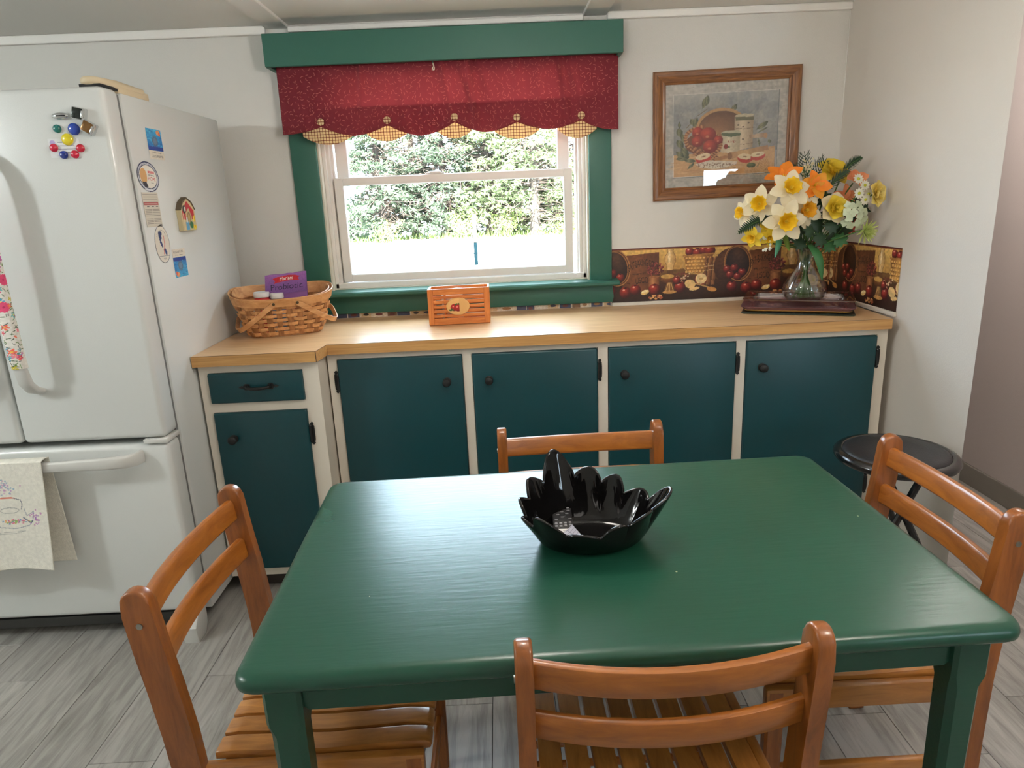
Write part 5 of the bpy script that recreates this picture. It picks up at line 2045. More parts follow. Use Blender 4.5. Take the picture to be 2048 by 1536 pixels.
def flower(name, label, P, n, group=None, cat='flower', spin=0.0):
    t = thing(name, label, cat, P, 0, group)
    M_ = frame_y(n) @ Matrix.Rotation(spin, 4, 'Z')
    return t, M_
def fin(t, g, name, m, M_, smooth=180):
    g.xf(M_)
    return _link(name, g.mesh(name, m, smooth, nrm=False), t)
def stem_for(t, P, n, bend=.0):
    o = stem_part(t, P, n, bend)
    o.matrix_parent_inverse = Matrix.Translation(-Vector(P))
def daffodil(P, n, R, label, mp=None, mc=None, spin=0.0, clen=.62, grp='daffodils in the glass vase'):
    t, M_ = flower('daffodil', label, P, n, grp, spin=spin)
    for k in range(6):
        g = G()
        petal_bm(g, R * (1.12 if k % 2 else 1.06), R * .37, .25, -.08 + .05 * rnd.random(), k * PI / 3 + rnd.uniform(-.06, .06), .10 + .12 * (k % 2) + rnd.uniform(-.05, .05), wav=R * .02)
        fin(t, g, 'petal', mp or mCreamP, M_)
    g = G()
    nn = 30
    rs_ = []
    for r, z, f in ((.16, 0, 0), (.22, .12, .0), (.26, .3, .01), (.31, .48, .03), (.40, .60, .06), (.45, clen, .09), (.43, clen + .01, .09), (.33, .52, .05), (.24, .3, .01), (.12, .1, 0)):
        rs_.append([((r + f * .5 * math.cos(10 * 2 * PI * j / nn)) * R * math.cos(2 * PI * j / nn), (r + f * .5 * math.cos(10 * 2 * PI * j / nn)) * R * math.sin(2 * PI * j / nn), R * (z + f * .4 * math.cos(5 * 2 * PI * j / nn + 1))) for j in range(nn)])
    g.rings(rs_)
    fin(t, g, 'corona', mc or mYel, M_)
    g = G()
    for k in range(5):
        a = k * 2 * PI / 5
        g.tube([(0, 0, R * .1), (R * .05 * math.cos(a), R * .05 * math.sin(a), R * .3), (R * .08 * math.cos(a), R * .08 * math.sin(a), R * .45)], R * .022, 5)
    fin(t, g, 'stamens', mYelP, M_)
    stem_for(t, P, n)
    return t
def rose(P, n, R, label, m, m2, cat='flower', name='rose', grp='yellow roses in the glass vase'):
    t, M_ = flower(name, label, P, n, grp)
    lay = ((5, 1.0, .30, .15, .55), (5, .86, .62, .25, .50), (5, .66, .95, .3, .44), (4, .46, 1.2, .3, .36), (3, .30, 1.38, .2, .28))
    for li, (k_, rr, tl, cu_, w_) in enumerate(lay):
        for k in range(k_):
            g = G()
            petal_bm(g, R * rr, R * w_, .35, -.18 if li < 2 else .05, k * 2 * PI / k_ + li * .6, tl + rnd.uniform(-.08, .08), point=0, wav=R * .03)
            fin(t, g, 'petal', m2 if li == 0 else m, M_)
    stem_for(t, P, n)
    return t
def lily(P, n, R, label, m, grp='orange blooms in the glass vase', k_=6, tilt=.55, m2=None, spin=0):
    t, M_ = flower('orange_bloom', label, P, n, grp, spin=spin)
    for k in range(k_):
        g = G()
        petal_bm(g, R * rnd.uniform(.9, 1.05), R * .36, .3, -.22, k * 2 * PI / k_, tilt + rnd.uniform(-.15, .15), wav=R * .04)
        fin(t, g, 'petal', m if (k % 2 or not m2) else m2, M_)
    g = G()
    for k in range(4):
        a = k * PI / 2
        g.tube([(0, 0, 0), (R * .08 * math.cos(a), R * .08 * math.sin(a), R * .35)], R * .02, 5)
    fin(t, g, 'stamens', mYel, M_)
    stem_for(t, P, n)
    return t
F = lambda x, z, y: (x, y, z)
def at(x, z, y):
    """points read off at y = 2.80, moved along the sight line to depth y"""
    k = y / 2.80
    return (x * k, y, 1.4191 + (z - 1.4191) * k)
daffodil(at(1.165, 1.400, 2.665), (-.05, -1, .45), .074, 'cream daffodil with yellow trumpet at the top of the cluster', spin=.2)
daffodil(at(1.052, 1.351, 2.70), (-.55, -1, .15), .066, 'cream daffodil facing left, above the fern frond', spin=.5)
daffodil(at(1.154, 1.283, 2.63), (-.1, -1, -.05), .076, 'lowest large cream daffodil, in front of the bouquet', spin=.1)
daffodil(at(1.227, 1.320, 2.66), (.2, -1, .1), .068, 'cream daffodil with deeper orange-yellow trumpet, right of the lowest one', mc=mat('deep_yellow_corona', (240, 184, 24), .6, var=.1, vscale=60, c2=(206, 130, 16), trl=.2), spin=.7)
daffodil(at(.995, 1.322, 2.74), (-1, -.35, .05), .054, 'daffodil in profile at the far left of the bouquet', spin=.3)
daffodil(at(1.030, 1.226, 2.69), (-.7, -.8, -.35), .042, 'small yellow daffodil below the fern frond, at the left', mp=mYelP, spin=.2)
daffodil(at(1.097, 1.222, 2.68), (-.2, -.9, -.3), .036, 'small yellow daffodil just left of the vase rim', mp=mYelP, spin=.6)
daffodil(at(1.088, 1.266, 2.72), (-.4, -.9, .0), .034, 'half-hidden small yellow daffodil between the cream ones and the fern', mp=mYelP, spin=.9)
rose(at(1.347, 1.325, 2.665), (.15, -1, .15), .060, 'cream-edged yellow rose in the right front of the bouquet', mYelP, mat('cream_rose_petal', (250, 236, 196), .6, var=.05, vscale=40, trl=.25))
rose(at(1.335, 1.462, 2.80), (.1, -.7, .7), .068, 'bright yellow rose at the top right of the bouquet', mYelP, mYelP)
rose(at(1.512, 1.372, 2.62), (.5, -.8, .1), .052, 'yellow rose at the far right beside the wall', mYelR, mYelR)
lily(at(1.140, 1.440, 2.76), (-.25, -.7, .8), .078, 'orange bloom behind the topmost cream daffodil', mOr, spin=.3)
lily(at(1.262, 1.413, 2.69), (.1, -1, .3), .066, 'orange bloom right of the topmost cream daffodil', mOr, spin=.8, m2=mat('amber_petal', (248, 170, 50), .6, var=.1, vscale=40, trl=.25))
lily(at(1.425, 1.425, 2.72), (.2, -.7, .7), .058, 'orange-red bloom by the daisies at the right', mPeach, spin=.1)
lily(at(1.385, 1.352, 2.74), (.3, -1, .1), .062, 'peach bloom half hidden behind the right daisies', mPeach, tilt=.3, spin=.5)
lily(at(1.420, 1.260, 2.78), (.3, -1, -.1), .050, 'dusky red bloom low behind the green flower', mat('dusky_red_petal', (170, 60, 44), .6, var=.1, vscale=40, trl=.2), tilt=.3, spin=.2)
# small flowers: sprays
def stem_spray(name, label, P, n, cat='flower'):
    t = thing(name, label, cat, P)
    stem_for(t, P, n)
    return t
P0 = at(1.455, 1.380, 2.62)
t = stem_spray('daisy_spray', 'spray of small white daisies at the right of the bouquet', P0, (.3, -1, .2))
for dx, dz, dy in ((.012, .026, 0), (-.012, -.002, -.01), (.034, -.006, .01), (.016, -.026, -.005), (-.004, .050, .02)):
    M_ = Matrix.Translation((dx, dy, dz)) @ frame_y((.1 + dx * 6, -1, dz * 6))
    g = G()
    for k in range(11):
        petal_bm(g, .021, .0048, .1, -.1, k * 2 * PI / 11, .15, 4, 3, 0)
    g.xf(M_)
    d = _link('daisy_head', g.mesh('daisy_head', mWh, 180, False), t)
    g = G()
    g.ball((0, 0, .002), .006, 6, (1, 1, .6))
    g.xf(M_)
    _link('daisy_eye', g.mesh('daisy_eye', mat('daisy_eye', (196, 196, 60), .7)), d)
P0 = at(1.440, 1.290, 2.62)
t = stem_spray('hydrangea_spray', 'spray of pale mint-white florets above the green spidery flower', P0, (.3, -1, .0))
for k in range(15):
    a, r = k * 2.4, .010 + .0085 * math.sqrt(k)
    dx, dz = r * math.cos(a), r * 1.15 * math.sin(a)
    M_ = Matrix.Translation((dx, -.02 + 12 * (dx * dx + dz * dz) + .01 * rnd.random(), dz)) @ frame_y((dx * 12 + .1, -1, dz * 12)) @ Matrix.Rotation(rnd.random() * 2, 4, 'Z')
    g = G()
    for q in range(4):
        petal_bm(g, .0175, .0088, .2, -.1, q * PI / 2, .2, 4, 3, 0)
    g.xf(M_)
    _link('floret', g.mesh('floret', mMint, 180, False), t)
P0 = at(1.482, 1.230, 2.60)
t = stem_spray('spider_chrysanthemum', 'lime green spidery chrysanthemum at the lower right of the bouquet', P0, (.35, -1, -.3))
M_ = frame_y((.35, -1, -.25))
for k in range(64):
    a = k * 2.399
    tl = .15 + 1.25 * (1 - k / 64.0)
    L = .056 * (.55 + .45 * (k / 64.0))
    g = G()
    petal_bm(g, L, .0042, .5, .12, a, PI / 2 - (.15 + 1.35 * k / 64.0), 5, 3, .5)
    g.xf(M_)
    _link('petal', g.mesh('petal', mLime, 180, False), t)
P0 = at(1.091, 1.196, 2.67)
t = stem_spray('berry_sprig', 'sprig of tiny white berries at the left of the vase rim', P0, (-.5, -1, -.2))
g = G()
for k in range(13):
    g.ball((rnd.uniform(-.022, .018), rnd.uniform(-.012, .012), rnd.uniform(-.026, .022)), rnd.uniform(.0035, .0052), 5, (1, 1, 1.3))
_link('berries', g.mesh('berries', mWh), t)
P0 = at(1.225, 1.462, 2.79)
t = stem_spray('filler_sprig', 'sprig of tiny cream buds above the orange blooms', P0, (0, -1, .8))
g = G()
for k in range(46):
    a, r, h = rnd.random() * 6.28, .030 * math.sqrt(rnd.random()), rnd.random() * .075
    r *= .4 + h / .09
    g.ball((r * math.cos(a), r * .7 * math.sin(a), h - .02), .0042, 4)
_link('buds', g.mesh('buds', mat('cream_bud', (226, 214, 176), .7, var=.1)), t)
g = G()
for k in range(16):
    a, r = rnd.random() * 6.28, .022
    g.tube([(0, 0, -.05), (r * math.cos(a), r * .6 * math.sin(a), .03)], .0008, 4)
_link('stalks', g.mesh('stalks', mStem), t)
# asparagus fern sprigs sticking up
for x, z, y, dx, dz, n_, lb in ((1.235, 1.430, 2.82, -.020, .118, 8, 'thin dark feathery fern sprig standing highest in the bouquet'), (1.255, 1.430, 2.80, .052, .088, 7, 'second feathery fern sprig leaning right beside the highest one'),
                                (1.185, 1.44, 2.83, -.035, .055, 6, 'short feathery fern sprig in front of the picture frame')):
    P0 = at(x, z, y)
    t = stem_spray('fern_sprig', lb, P0, (0, 0, 1), 'fern')
    g = G()
    tip = Vector((dx, 0, dz))
    g.tube([(0, 0, 0), tuple(tip * .5 + Vector((.006, 0, 0))), tuple(tip)], [.0024, .0019, .0009], 5)
    per = Vector((tip.z, 0, -tip.x)).normalized()
    for k in range(n_):
        s = .12 + .8 * k / n_
        for sd in (-1, 1):
            b = tip * s
            L = .058 * (1 - .6 * s) * rnd.uniform(.8, 1.15)
            e = b + per * (sd * L * .72) + tip.normalized() * L * .75
            g.tube([tuple(b), tuple(b.lerp(e, .55) + per * sd * .003), tuple(e)], [.0018, .0016, .0008], 4)
            for q in (.45, .7):
                f_ = b.lerp(e, q)
                g.tube([tuple(f_), tuple(f_ + tip.normalized() * L * .25)], .0010, 3)
    _link('frond', g.mesh('frond', mLeafD), t)
def frond(P, Q, w, n_, label, m=mLeafD, sag=.01, saw=True):
    """pinnate frond from P (stalk end) to Q (tip)"""
    P, Q = Vector(P), Vector(Q)
    t = thing('fern_frond', label, 'fern', tuple(P))
    d = Q - P
    g = G()
    g.tube([(0, 0, 0), tuple(d * .5 + Vector((0, 0, sag))), tuple(d)], [.002, .0015, .0006], 5)
    _link('midrib', g.mesh('midrib', mStem), t)
    side = d.cross(Vector((0, -1, .2))).normalized()
    g = G()
    for k in range(n_):
        s = .06 + .9 * k / n_
        b = d * s + Vector((0, 0, sag * 4 * s * (1 - s)))
        L = w * math.sin(PI * (s * .8 + .18)) ** .8
        for sd in (-1, 1):
            e = b + side * sd * L + d.normalized() * L * .55
            hw_ = d.normalized() * (d.length / n_ * .55)
            v = [g.bm.verts.new(p) for p in (b - hw_, b + hw_, e + hw_ * .15, (b + e) / 2 - hw_ * .7)]
            g.bm.faces.new(v)
    _link('leaflets', g.mesh('leaflets', m, 0, False), t)
    t.children[0].name
    stem_for(t, tuple(P), (0, 0, 1))
    return t
frond(at(1.095, 1.300, 2.71), at(.962, 1.238, 2.64), .026, 17, 'dark fern frond reaching out to the left of the bouquet')
frond(at(1.370, 1.455, 2.79), at(1.450, 1.516, 2.74), .022, 16, 'dark serrated frond pointing to the upper right, the higher of two')
frond(at(1.318, 1.398, 2.74), at(1.405, 1.468, 2.71), .024, 15, 'dark serrated frond pointing to the upper right, the lower of two')
frond(at(1.075, 1.36, 2.78), at(1.045, 1.40, 2.80), .026, 10, 'dark fern frond peeping out behind the upper left daffodil')
def blade(P, Q, w, label, m, sag):
    P, Q = Vector(P), Vector(Q)
    t = thing('leaf', label, 'leaf', tuple(P))
    d = Q - P
    side = d.cross(Vector((0, -1, 0))).normalized()
    g = G()
    def fn(u, v):
        s = (v - .5) * 2
        ww = w * math.sin(PI * (.12 + .86 * u)) ** .8
        p = d * u + Vector((0, -sag * math.sin(PI * u), sag * math.sin(PI * u))) + side * s * ww + Vector((0, -.006 * (1 - s * s), 0))
        return tuple(p)
    g.grid(fn, 12, 5)
    _link('blade', g.mesh('blade', m, 180, False), t)
    return t
blade(at(1.262, 1.185, 2.69), at(1.325, 1.038, 2.63), .0165, 'long mid-green leaf hanging down in front of the vase at the right', mLeafM, .02)
blade(at(1.135, 1.222, 2.69), at(1.124, 1.139, 2.64), .0125, 'short blue-green leaf hanging by the left of the vase rim', mat('blue_green_leaf', (66, 140, 104), .5, var=.1, vscale=20, trl=.15), .015)
blade(at(1.150, 1.255, 2.70), at(1.180, 1.165, 2.70), .012, 'upright yellow-green blade at the vase mouth, left side', mat('yellow_green_leaf', (110, 140, 50), .5, var=.1, vscale=20, trl=.15), .0)
def ivy(P, n, R, label, m=mLeafD, spin=0):
    t = thing('ivy_leaf', label, 'leaf', P)
    M_ = frame_y(n) @ Matrix.Rotation(spin, 4, 'Z')
    pts = [(0, -.95), (.28, -.55), (.75, -.6), (.6, -.2), (1.0, .12), (.5, .25), (.42, .7), (.18, .62), (0, 1.05), (-.18, .62), (-.42, .7), (-.5, .25), (-1.0, .12), (-.6, -.2), (-.75, -.6), (-.28, -.55)]
    g = G()
    c0 = g.bm.verts.new((0, 0, R * .18))
    vv = [g.bm.verts.new((x * R, y * R, -R * .12 * abs(x))) for x, y in pts]
    for i in range(len(vv)):
        g.bm.faces.new((c0, vv[i], vv[(i + 1) % len(vv)]))
    g.xf(M_)
    o = _link('blade', g.mesh('blade', m, 180, False), t)
    return t
IV = []
rs = np.random.RandomState(17)
ivs = [(1.347, 1.253, 2.66, .034, mLeafD), (1.386, 1.197, 2.68, .036, mLeafM), (1.304, 1.205, 2.65, .038, mLeafD), (1.224, 1.190, 2.67, .032, mLeafD), (1.470, 1.321, 2.72, .040, mLeafD), (1.26, 1.235, 2.64, .030, mLeafD),
       (1.33, 1.30, 2.70, .04, mLeafD), (1.29, 1.26, 2.70, .04, mLeafD), (1.40, 1.24, 2.72, .04, mLeafD), (1.22, 1.25, 2.69, .036, mLeafD), (1.345, 1.175, 2.70, .034, mLeafM), (1.18, 1.225, 2.70, .03, mLeafD), (1.31, 1.36, 2.74, .04, mLeafD), (1.44, 1.34, 2.74, .036, mLeafD), (1.12, 1.30, 2.74, .036, mLeafD), (1.25, 1.36, 2.76, .04, mLeafD), (1.42, 1.30, 2.76, .04, mLeafD), (1.36, 1.22, 2.74, .04, mLeafD)]
words = ['right below the cream-edged rose', 'lowest at the right of the vase mouth', 'over the right side of the vase mouth', 'over the middle of the vase mouth', 'farthest right against the wall', 'just above the vase rim',
         'behind the cream-edged rose', 'deep in the middle of the bouquet', 'behind the green spidery flower', 'below the lowest cream daffodil', 'dipping right of the vase neck', 'left above the vase rim', 'between the orange bloom and the rose', 'behind the daisies', 'behind the left daffodils', 'behind the deep yellow trumpet', 'behind the mint-white florets', 'low behind the lime flower']
for (x, z, y, R, m), wd in zip(ivs, words):
    ivy(at(x, z, y), (rs.uniform(-.4, .5), -1, rs.uniform(-.1, .6)), R, 'ivy-like green leaf ' + wd, m, rs.uniform(-2.2, .6) + PI)
# extra stems crossing inside the vase neck belong to the leaves
t = thingw('greenery_bunch', 'bunch of thin green leaf stems crossing in the vase neck', 'greenery', (VX, VYc, VZ + .02))
g = G()
for k in range(15):
    a = rnd.random() * 6.28
    top = Vector((VX + .10 * math.cos(a) + .03, VYc - .05 + .05 * math.sin(a), VZ + .30 + .04 * rnd.random()))
    q = Vector((VX + .022 * math.cos(a), VYc + .022 * math.sin(a), VZ + .165))
    b = Vector((VX - .045 * math.cos(a + .5), VYc - .04 * math.sin(a + .5), VZ + .014))
    g.tube([tuple(top), tuple(top.lerp(q, .6) + Vector((0, 0, -.01))), tuple(q), tuple(b)], .0018, 5)
g.obj('stem_bunch', mStem, t)

# ------------------------------------------------------------------ dining table
def table_material():
    m, nt, b = newmat('green_table_paint')
    tc = N(nt, 'ShaderNodeTexCoord')
    mp = N(nt, 'ShaderNodeMapping')
    mp.inputs['Scale'].default_value = (3, 30, 30)
    nt.links.new(tc.outputs['Object'], mp.inputs['Vector'])
    n1 = N(nt, 'ShaderNodeTexNoise')
    n1.inputs['Scale'].default_value = 4
    n1.inputs['Detail'].default_value = 6
    nt.links.new(mp.outputs[0], n1.inputs['Vector'])
    n2 = N(nt, 'ShaderNodeTexNoise')
    n2.inputs['Scale'].default_value = 4
    n2.inputs['Detail'].default_value = 5
    nt.links.new(tc.outputs['Object'], n2.inputs['Vector'])
    vo = N(nt, 'ShaderNodeTexVoronoi')
    vo.inputs['Scale'].default_value = 16
    nt.links.new(tc.outputs['Object'], vo.inputs['Vector'])
    lt = N(nt, 'ShaderNodeMath', operation='LESS_THAN')
    lt.inputs[1].default_value = .030
    nt.links.new(vo.outputs['Distance'], lt.inputs[0])
    sp = N(nt, 'ShaderNodeSeparateColor')
    nt.links.new(vo.outputs['Color'], sp.inputs[0])
    g2 = N(nt, 'ShaderNodeMath', operation='GREATER_THAN')
    g2.inputs[1].default_value = .90
    nt.links.new(sp.outputs[0], g2.inputs[0])
    mk = N(nt, 'ShaderNodeMath', operation='MULTIPLY')
    nt.links.new(lt.outputs[0], mk.inputs[0])
    nt.links.new(g2.outputs[0], mk.inputs[1])
    mx = N(nt, 'ShaderNodeMix', data_type='RGBA')
    mx.inputs[6].default_value = (*lin((29, 78, 61)), 1)
    mx.inputs[7].default_value = (*lin((24, 69, 54)), 1)
    nt.links.new(n2.outputs['Fac'], mx.inputs[0])
    m2 = N(nt, 'ShaderNodeMix', data_type='RGBA')
    m2.inputs[7].default_value = (*lin((206, 196, 160)), 1)
    nt.links.new(mk.outputs[0], m2.inputs[0])
    nt.links.new(mx.outputs[2], m2.inputs[6])
    nt.links.new(m2.outputs[2], b.inputs['Base Color'])
    mr = N(nt, 'ShaderNodeMapRange')
    mr.inputs['To Min'].default_value = .24
    mr.inputs['To Max'].default_value = .35
    nt.links.new(n2.outputs['Fac'], mr.inputs[0])
    nt.links.new(mr.outputs[0], b.inputs['Roughness'])
    b.inputs['Specular IOR Level'].default_value = .5
    ad = N(nt, 'ShaderNodeMath', operation='MULTIPLY_ADD')
    ad.inputs[1].default_value = .8
    nt.links.new(n2.outputs['Fac'], ad.inputs[0])
    nt.links.new(n1.outputs['Fac'], ad.inputs[2])
    bp = N(nt, 'ShaderNodeBump')
    bp.inputs['Strength'].default_value = .25
    bp.inputs['Distance'].default_value = .0012
    nt.links.new(ad.outputs[0], bp.inputs['Height'])
    nt.links.new(bp.outputs['Normal'], b.inputs['Normal'])
    return m
mTable = table_material()
TZ = .742
tb = thing('dining_table', 'green painted wooden dining table with rounded corners', 'table', (.1737, 1.2673, FL), .0274)
h = TZ - FL
TWd, TDp = 1.238, .754
g = G()
P = rrect(TWd / 2, TDp / 2, .034, 8)
rs_ = []
for off, z in ((.016, h - .032), (.006, h - .0305), (.001, h - .025), (0, h - .017), (.0015, h - .009), (.006, h - .003), (.014, h - .0003), (.022, h)):
    rs_.append([(x * (1 - off / (TWd / 2)), y * (1 - off / (TDp / 2)), z) for x, y in P])
g.rings(rs_)
g.obj('table_top', mTable, tb, smooth=60)
ax, ay = .549, .312
for sx in (-1, 1):
    for sy in (-1, 1):
        g = G()
        cx, cy = sx * (ax + .006), sy * (ay + .006)
        rs_ = []
        for z, w, cf in ((h - .032, .030, .006), (h - .11, .030, .006), (h - .135, .027, .010), (.35, .025, .010), (.02, .021, .008), (0, .019, .008)):
            rs_.append([(cx + a * w + b_ * 0, cy + b_ * w, z) for a, b_ in ((-1, -1 + cf / w), (-1 + cf / w, -1), (1 - cf / w, -1), (1, -1 + cf / w), (1, 1 - cf / w), (1 - cf / w, 1), (-1 + cf / w, 1), (-1, 1 - cf / w))])
        g.rings(rs_)
        g.obj('leg', mTable, tb, smooth=25)
for s in (-1, 1):
    g = G()
    g.prism([(-ax + .022, h - .033), (ax - .022, h - .033), (ax - .022, h - .088), (ax - .030, h - .096), (-ax + .030, h - .096), (-ax + .022, h - .088)], s * ay - .010 + s * .012, s * ay + .010 + s * .012, 'y', bev=.002, seg=1)
    g.obj('apron', mTable, tb, smooth=0)
    g = G()
    g.box(s * ax - .010 + s * .012, s * ax + .010 + s * .012, -ay + .022, ay - .022, h - .096, h - .033, bev=.002, seg=1)
    g.obj('apron', mTable, tb, smooth=0)

# ------------------------------------------------------------------ slatted chairs
mCh = wood('honey_wood', (160, 92, 36), (114, 62, 22), axis=2, stretch=7, scale=7, rough=.32, coat=.35, bump=.05, rand=False, contrast=(.3, .72))
mChX = wood('honey_wood_rail', (176, 106, 38), (136, 76, 24), axis=0, stretch=7, scale=7, rough=.32, coat=.35, bump=.05, contrast=(.3, .72))
mChY = wood('honey_wood_lit', (192, 130, 62), (150, 94, 42), axis=1, stretch=7, scale=7, rough=.30, coat=.35, bump=.05, rand=True, contrast=(.3, .72))  # paler copy of the chair wood: extra light on the seats put into colour
mScrew = mat('zinc_screw', (170, 168, 160), .3, metal=1.0)
def make_chair(label):
    """origin on the floor under the top of the back; sitter faces +Y; heights from the floor"""
    t = thing('slatted_chair', label, 'chair', (0, 0, 0), 0, 'slatted wooden chairs round the green table')
    H = .800 - FL
    ctr = [(.001, H - .026), (.003, H - .05), (.010, H - .12), (.020, H - .20), (.030, H - .30), (.034, .45), (.034, .30), (.030, .15), (.022, 0)]
    wid = [.052, .053, .054, .055, .055, .054, .050, .046, .042]
    for s in (-1, 1):
        g = G()
        fr_, bk = [], []
        for (y, z), w in zip(ctr, wid):
            fr_.append((y + w / 2, z))
            bk.append((y - w / 2, z))
        cap = [(ctr[0][0] + .026 * math.cos(a), ctr[0][1] + .026 * math.sin(a)) for a in [PI * i / 10 for i in range(1, 10)]]
        pts = bk[::-1] + [] 
        poly = fr_[::-1] + cap + bk
        xs0 = s * .2185
        g.prism(poly, xs0 - .0135, xs0 + .0135, 'x', bev=.0055, seg=3)
        p = g.obj('back_post', mCh, t, smooth=45)
        g = G()
        g.tube([(xs0 + s * .0125, .004, H - .066), (xs0 + s * .0155, .004, H - .066)], .0058, 12)
        g.obj('screw', mScrew, p)
    for z0, z1, yo, nm in ((H - .083, H - .032, .004, 'back_slat'), (H - .181, H - .130, .016, 'back_slat')):
        g = G()
        P, U = [], []
        n = 18
        for i in range(n + 1):
            x = -.208 + .416 * i / n
            P.append((x, yo - .028 * (1 - (x / .208) ** 2), (z0 + z1) / 2 - .008 * (1 - (x / .208) ** 2)))
        rs_ = []
        for i, p in enumerate(P):
            a, b = Vector(P[max(0, i - 1)]), Vector(P[min(n, i + 1)])
            tg = (b - a).normalized()
            nn = Vector((0, 0, 1)).cross(tg)
            q = []
            hh_ = (z1 - z0) / 2
            for u, v in ((-.009, -hh_ + .005), (-.005, -hh_), (.005, -hh_), (.009, -hh_ + .005), (.0095, hh_ - .007), (.006, hh_ - .001), (.002, hh_), (-.003, hh_), (-.007, hh_ - .002), (-.0095, hh_ - .008)):
                q.append(Vector(p) + nn * u + Vector((0, -v * .12, v)))
            rs_.append(q)
        g.rings(rs_)
        g.obj(nm, mChX, t, smooth=40)
    SZ = .430 - FL
    g = G()
    sec = [(.070, SZ - .018), (.070, SZ - .004), (.074, SZ - .0005), (.10, SZ + .0005), (.28, SZ - .006), (.43, SZ), (.468, SZ - .0015), (.478, SZ - .006), (.481, SZ - .013), (.478, SZ - .020), (.465, SZ - .022), (.43, SZ - .020), (.28, SZ - .024)]
    g.prism([(y, z) for y, z in sec], -.0205, .0205, 'x', bev=.003, seg=2)
    sm = g.mesh('seat_slat', mChY, 40)
    for k in range(8):
        link('seat_slat', sm, t, (-.17325 + k * .0495, 0, 0))
    for s in (-1, 1):
        g = G()
        g.box(s * .2085 - .010, s * .2085 + .010, .02, .468, SZ - .064, SZ - .012, bev=.003, seg=2)
        g.obj('seat_rail', mChY, t, smooth=40)
        g = G()
        rs_ = []
        for z, w, d in ((SZ - .02, .013, .019), (.30, .013, .019), (.10, .012, .017), (0, .011, .015)):
            rs_.append([(s * .206 + a * w, .448 + b_ * d, z) for a, b_ in ((-1, -.7), (-.7, -1), (.7, -1), (1, -.7), (1, .7), (.7, 1), (-.7, 1), (-1, .7))])
        g.rings(rs_)
        g.obj('front_leg', mCh, t, smooth=25)
        g = G()
        g.box(s * .208 - .008, s * .208 + .008, .045, .435, .205, .240, bev=.003, seg=2)
        g.obj('side_stretcher', mChY, t, smooth=40)
    for y, z in ((.095, SZ - .034), (.432, SZ - .036)):
        g = G()
        g.box(-.199, .199, y - .009, y + .009, z - .014, z + .014, bev=.003, seg=2)
        g.obj('cross_rail', mChX, t, smooth=40)
    g = G()
    g.tube([(-.20, .448, .16), (.20, .448, .16)], .009, 10)
    g.obj('front_stretcher', mChX, t)
    return t
CH = make_chair('honey-brown slatted wooden chair nearest the camera, its back across the front of the table')
CH.location = (.2265, .857, FL)
CH.rotation_euler = (0, 0, .012)
copy_thing(CH, (-.655, 1.272, FL), -PI / 2 + .01, 'honey-brown slatted wooden chair at the left end of the table, beside the refrigerator')
copy_thing(CH, (.977, 1.400, FL), PI / 2 + .005, 'honey-brown slatted wooden chair at the right end of the table, in front of the stool')
copy_thing(CH, (.2025, 1.816, FL), PI + .02, 'honey-brown slatted wooden chair on the far side of the table, by the green cabinet doors')

# ------------------------------------------------------------------ leaf bowl
def bowl_material():
    m, nt, b = newmat('black_glaze')
    tc = N(nt, 'ShaderNodeTexCoord')
    no = N(nt, 'ShaderNodeTexNoise')
    no.inputs['Scale'].default_value = 22
    nt.links.new(tc.outputs['Object'], no.inputs['Vector'])
    cr = N(nt, 'ShaderNodeValToRGB')
    cr.color_ramp.elements[0].color = (*lin((8, 8, 9)), 1)
    cr.color_ramp.elements[1].color = (*lin((16, 15, 15)), 1)
    nt.links.new(no.outputs['Fac'], cr.inputs[0])
    nt.links.new(cr.outputs[0], b.inputs['Base Color'])
    b.inputs['Roughness'].default_value = .05
    b.inputs['Specular IOR Level'].default_value = .4
    b.inputs['Coat Weight'].default_value = .0
    b.inputs['Coat Roughness'].default_value = .03
    bp = N(nt, 'ShaderNodeBump')
    bp.inputs['Strength'].default_value = .06
    bp.inputs['Distance'].default_value = .004
    nt.links.new(no.outputs['Fac'], bp.inputs['Height'])
    nt.links.new(bp.outputs['Normal'], b.inputs['Normal'])
    return m
BC = (.158, 1.255)
bw = thing('leaf_bowl', 'glossy black leaf-shaped ceramic bowl with scalloped rim on the green table', 'bowl', (BC[0], BC[1], TZ))
TIPS = [(.094, 1.352, .893), (.170, 1.348, .852), (.226, 1.336, .836), (.276, 1.312, .812), (.318, 1.248, .842), (.251, 1.165, .828), (.198, 1.148, .815), (.132, 1.146, .800), (.050, 1.160, .834), (.024, 1.200, .815), (.020, 1.245, .833), (.040, 1.300, .852)]
TA = sorted([(math.atan2((y - BC[1]) / .78, x - BC[0]) % (2 * PI), math.hypot(x - BC[0], (y - BC[1])), z - TZ) for x, y, z in TIPS])
def rim(th):
    n = len(TA)
    th %= 2 * PI
    for i in range(n):
        a, b = TA[i], TA[(i + 1) % n]
        d = (b[0] - a[0]) % (2 * PI)
        q = (th - a[0]) % (2 * PI)
        if q <= d:
            s = q / d
            rn = min(a[1], b[1]) * .965
            zn = min(min(a[2], b[2]) * .86, max(a[2], b[2]) * .78) - .002
            t = abs(2 * s - 1)                       # 1 at a tip, 0 in the notch
            sh = 1 - (1 - t) ** 2.1
            tr, tz = (a[1], a[2]) if s < .5 else (b[1], b[2])
            return rn + (tr - rn) * sh, zn + (tz - zn) * sh, t
    return .12, .06, 0
RAW = [rim(2 * PI * i / 360)[:2] for i in range(360)]
SM = [tuple(sum(RAW[(i + k) % 360][c_] * math.exp(-(k / 22.0) ** 2) for k in range(-50, 51)) / sum(math.exp(-(k / 22.0) ** 2) for k in range(-50, 51)) for c_ in (0, 1)) for i in range(360)]
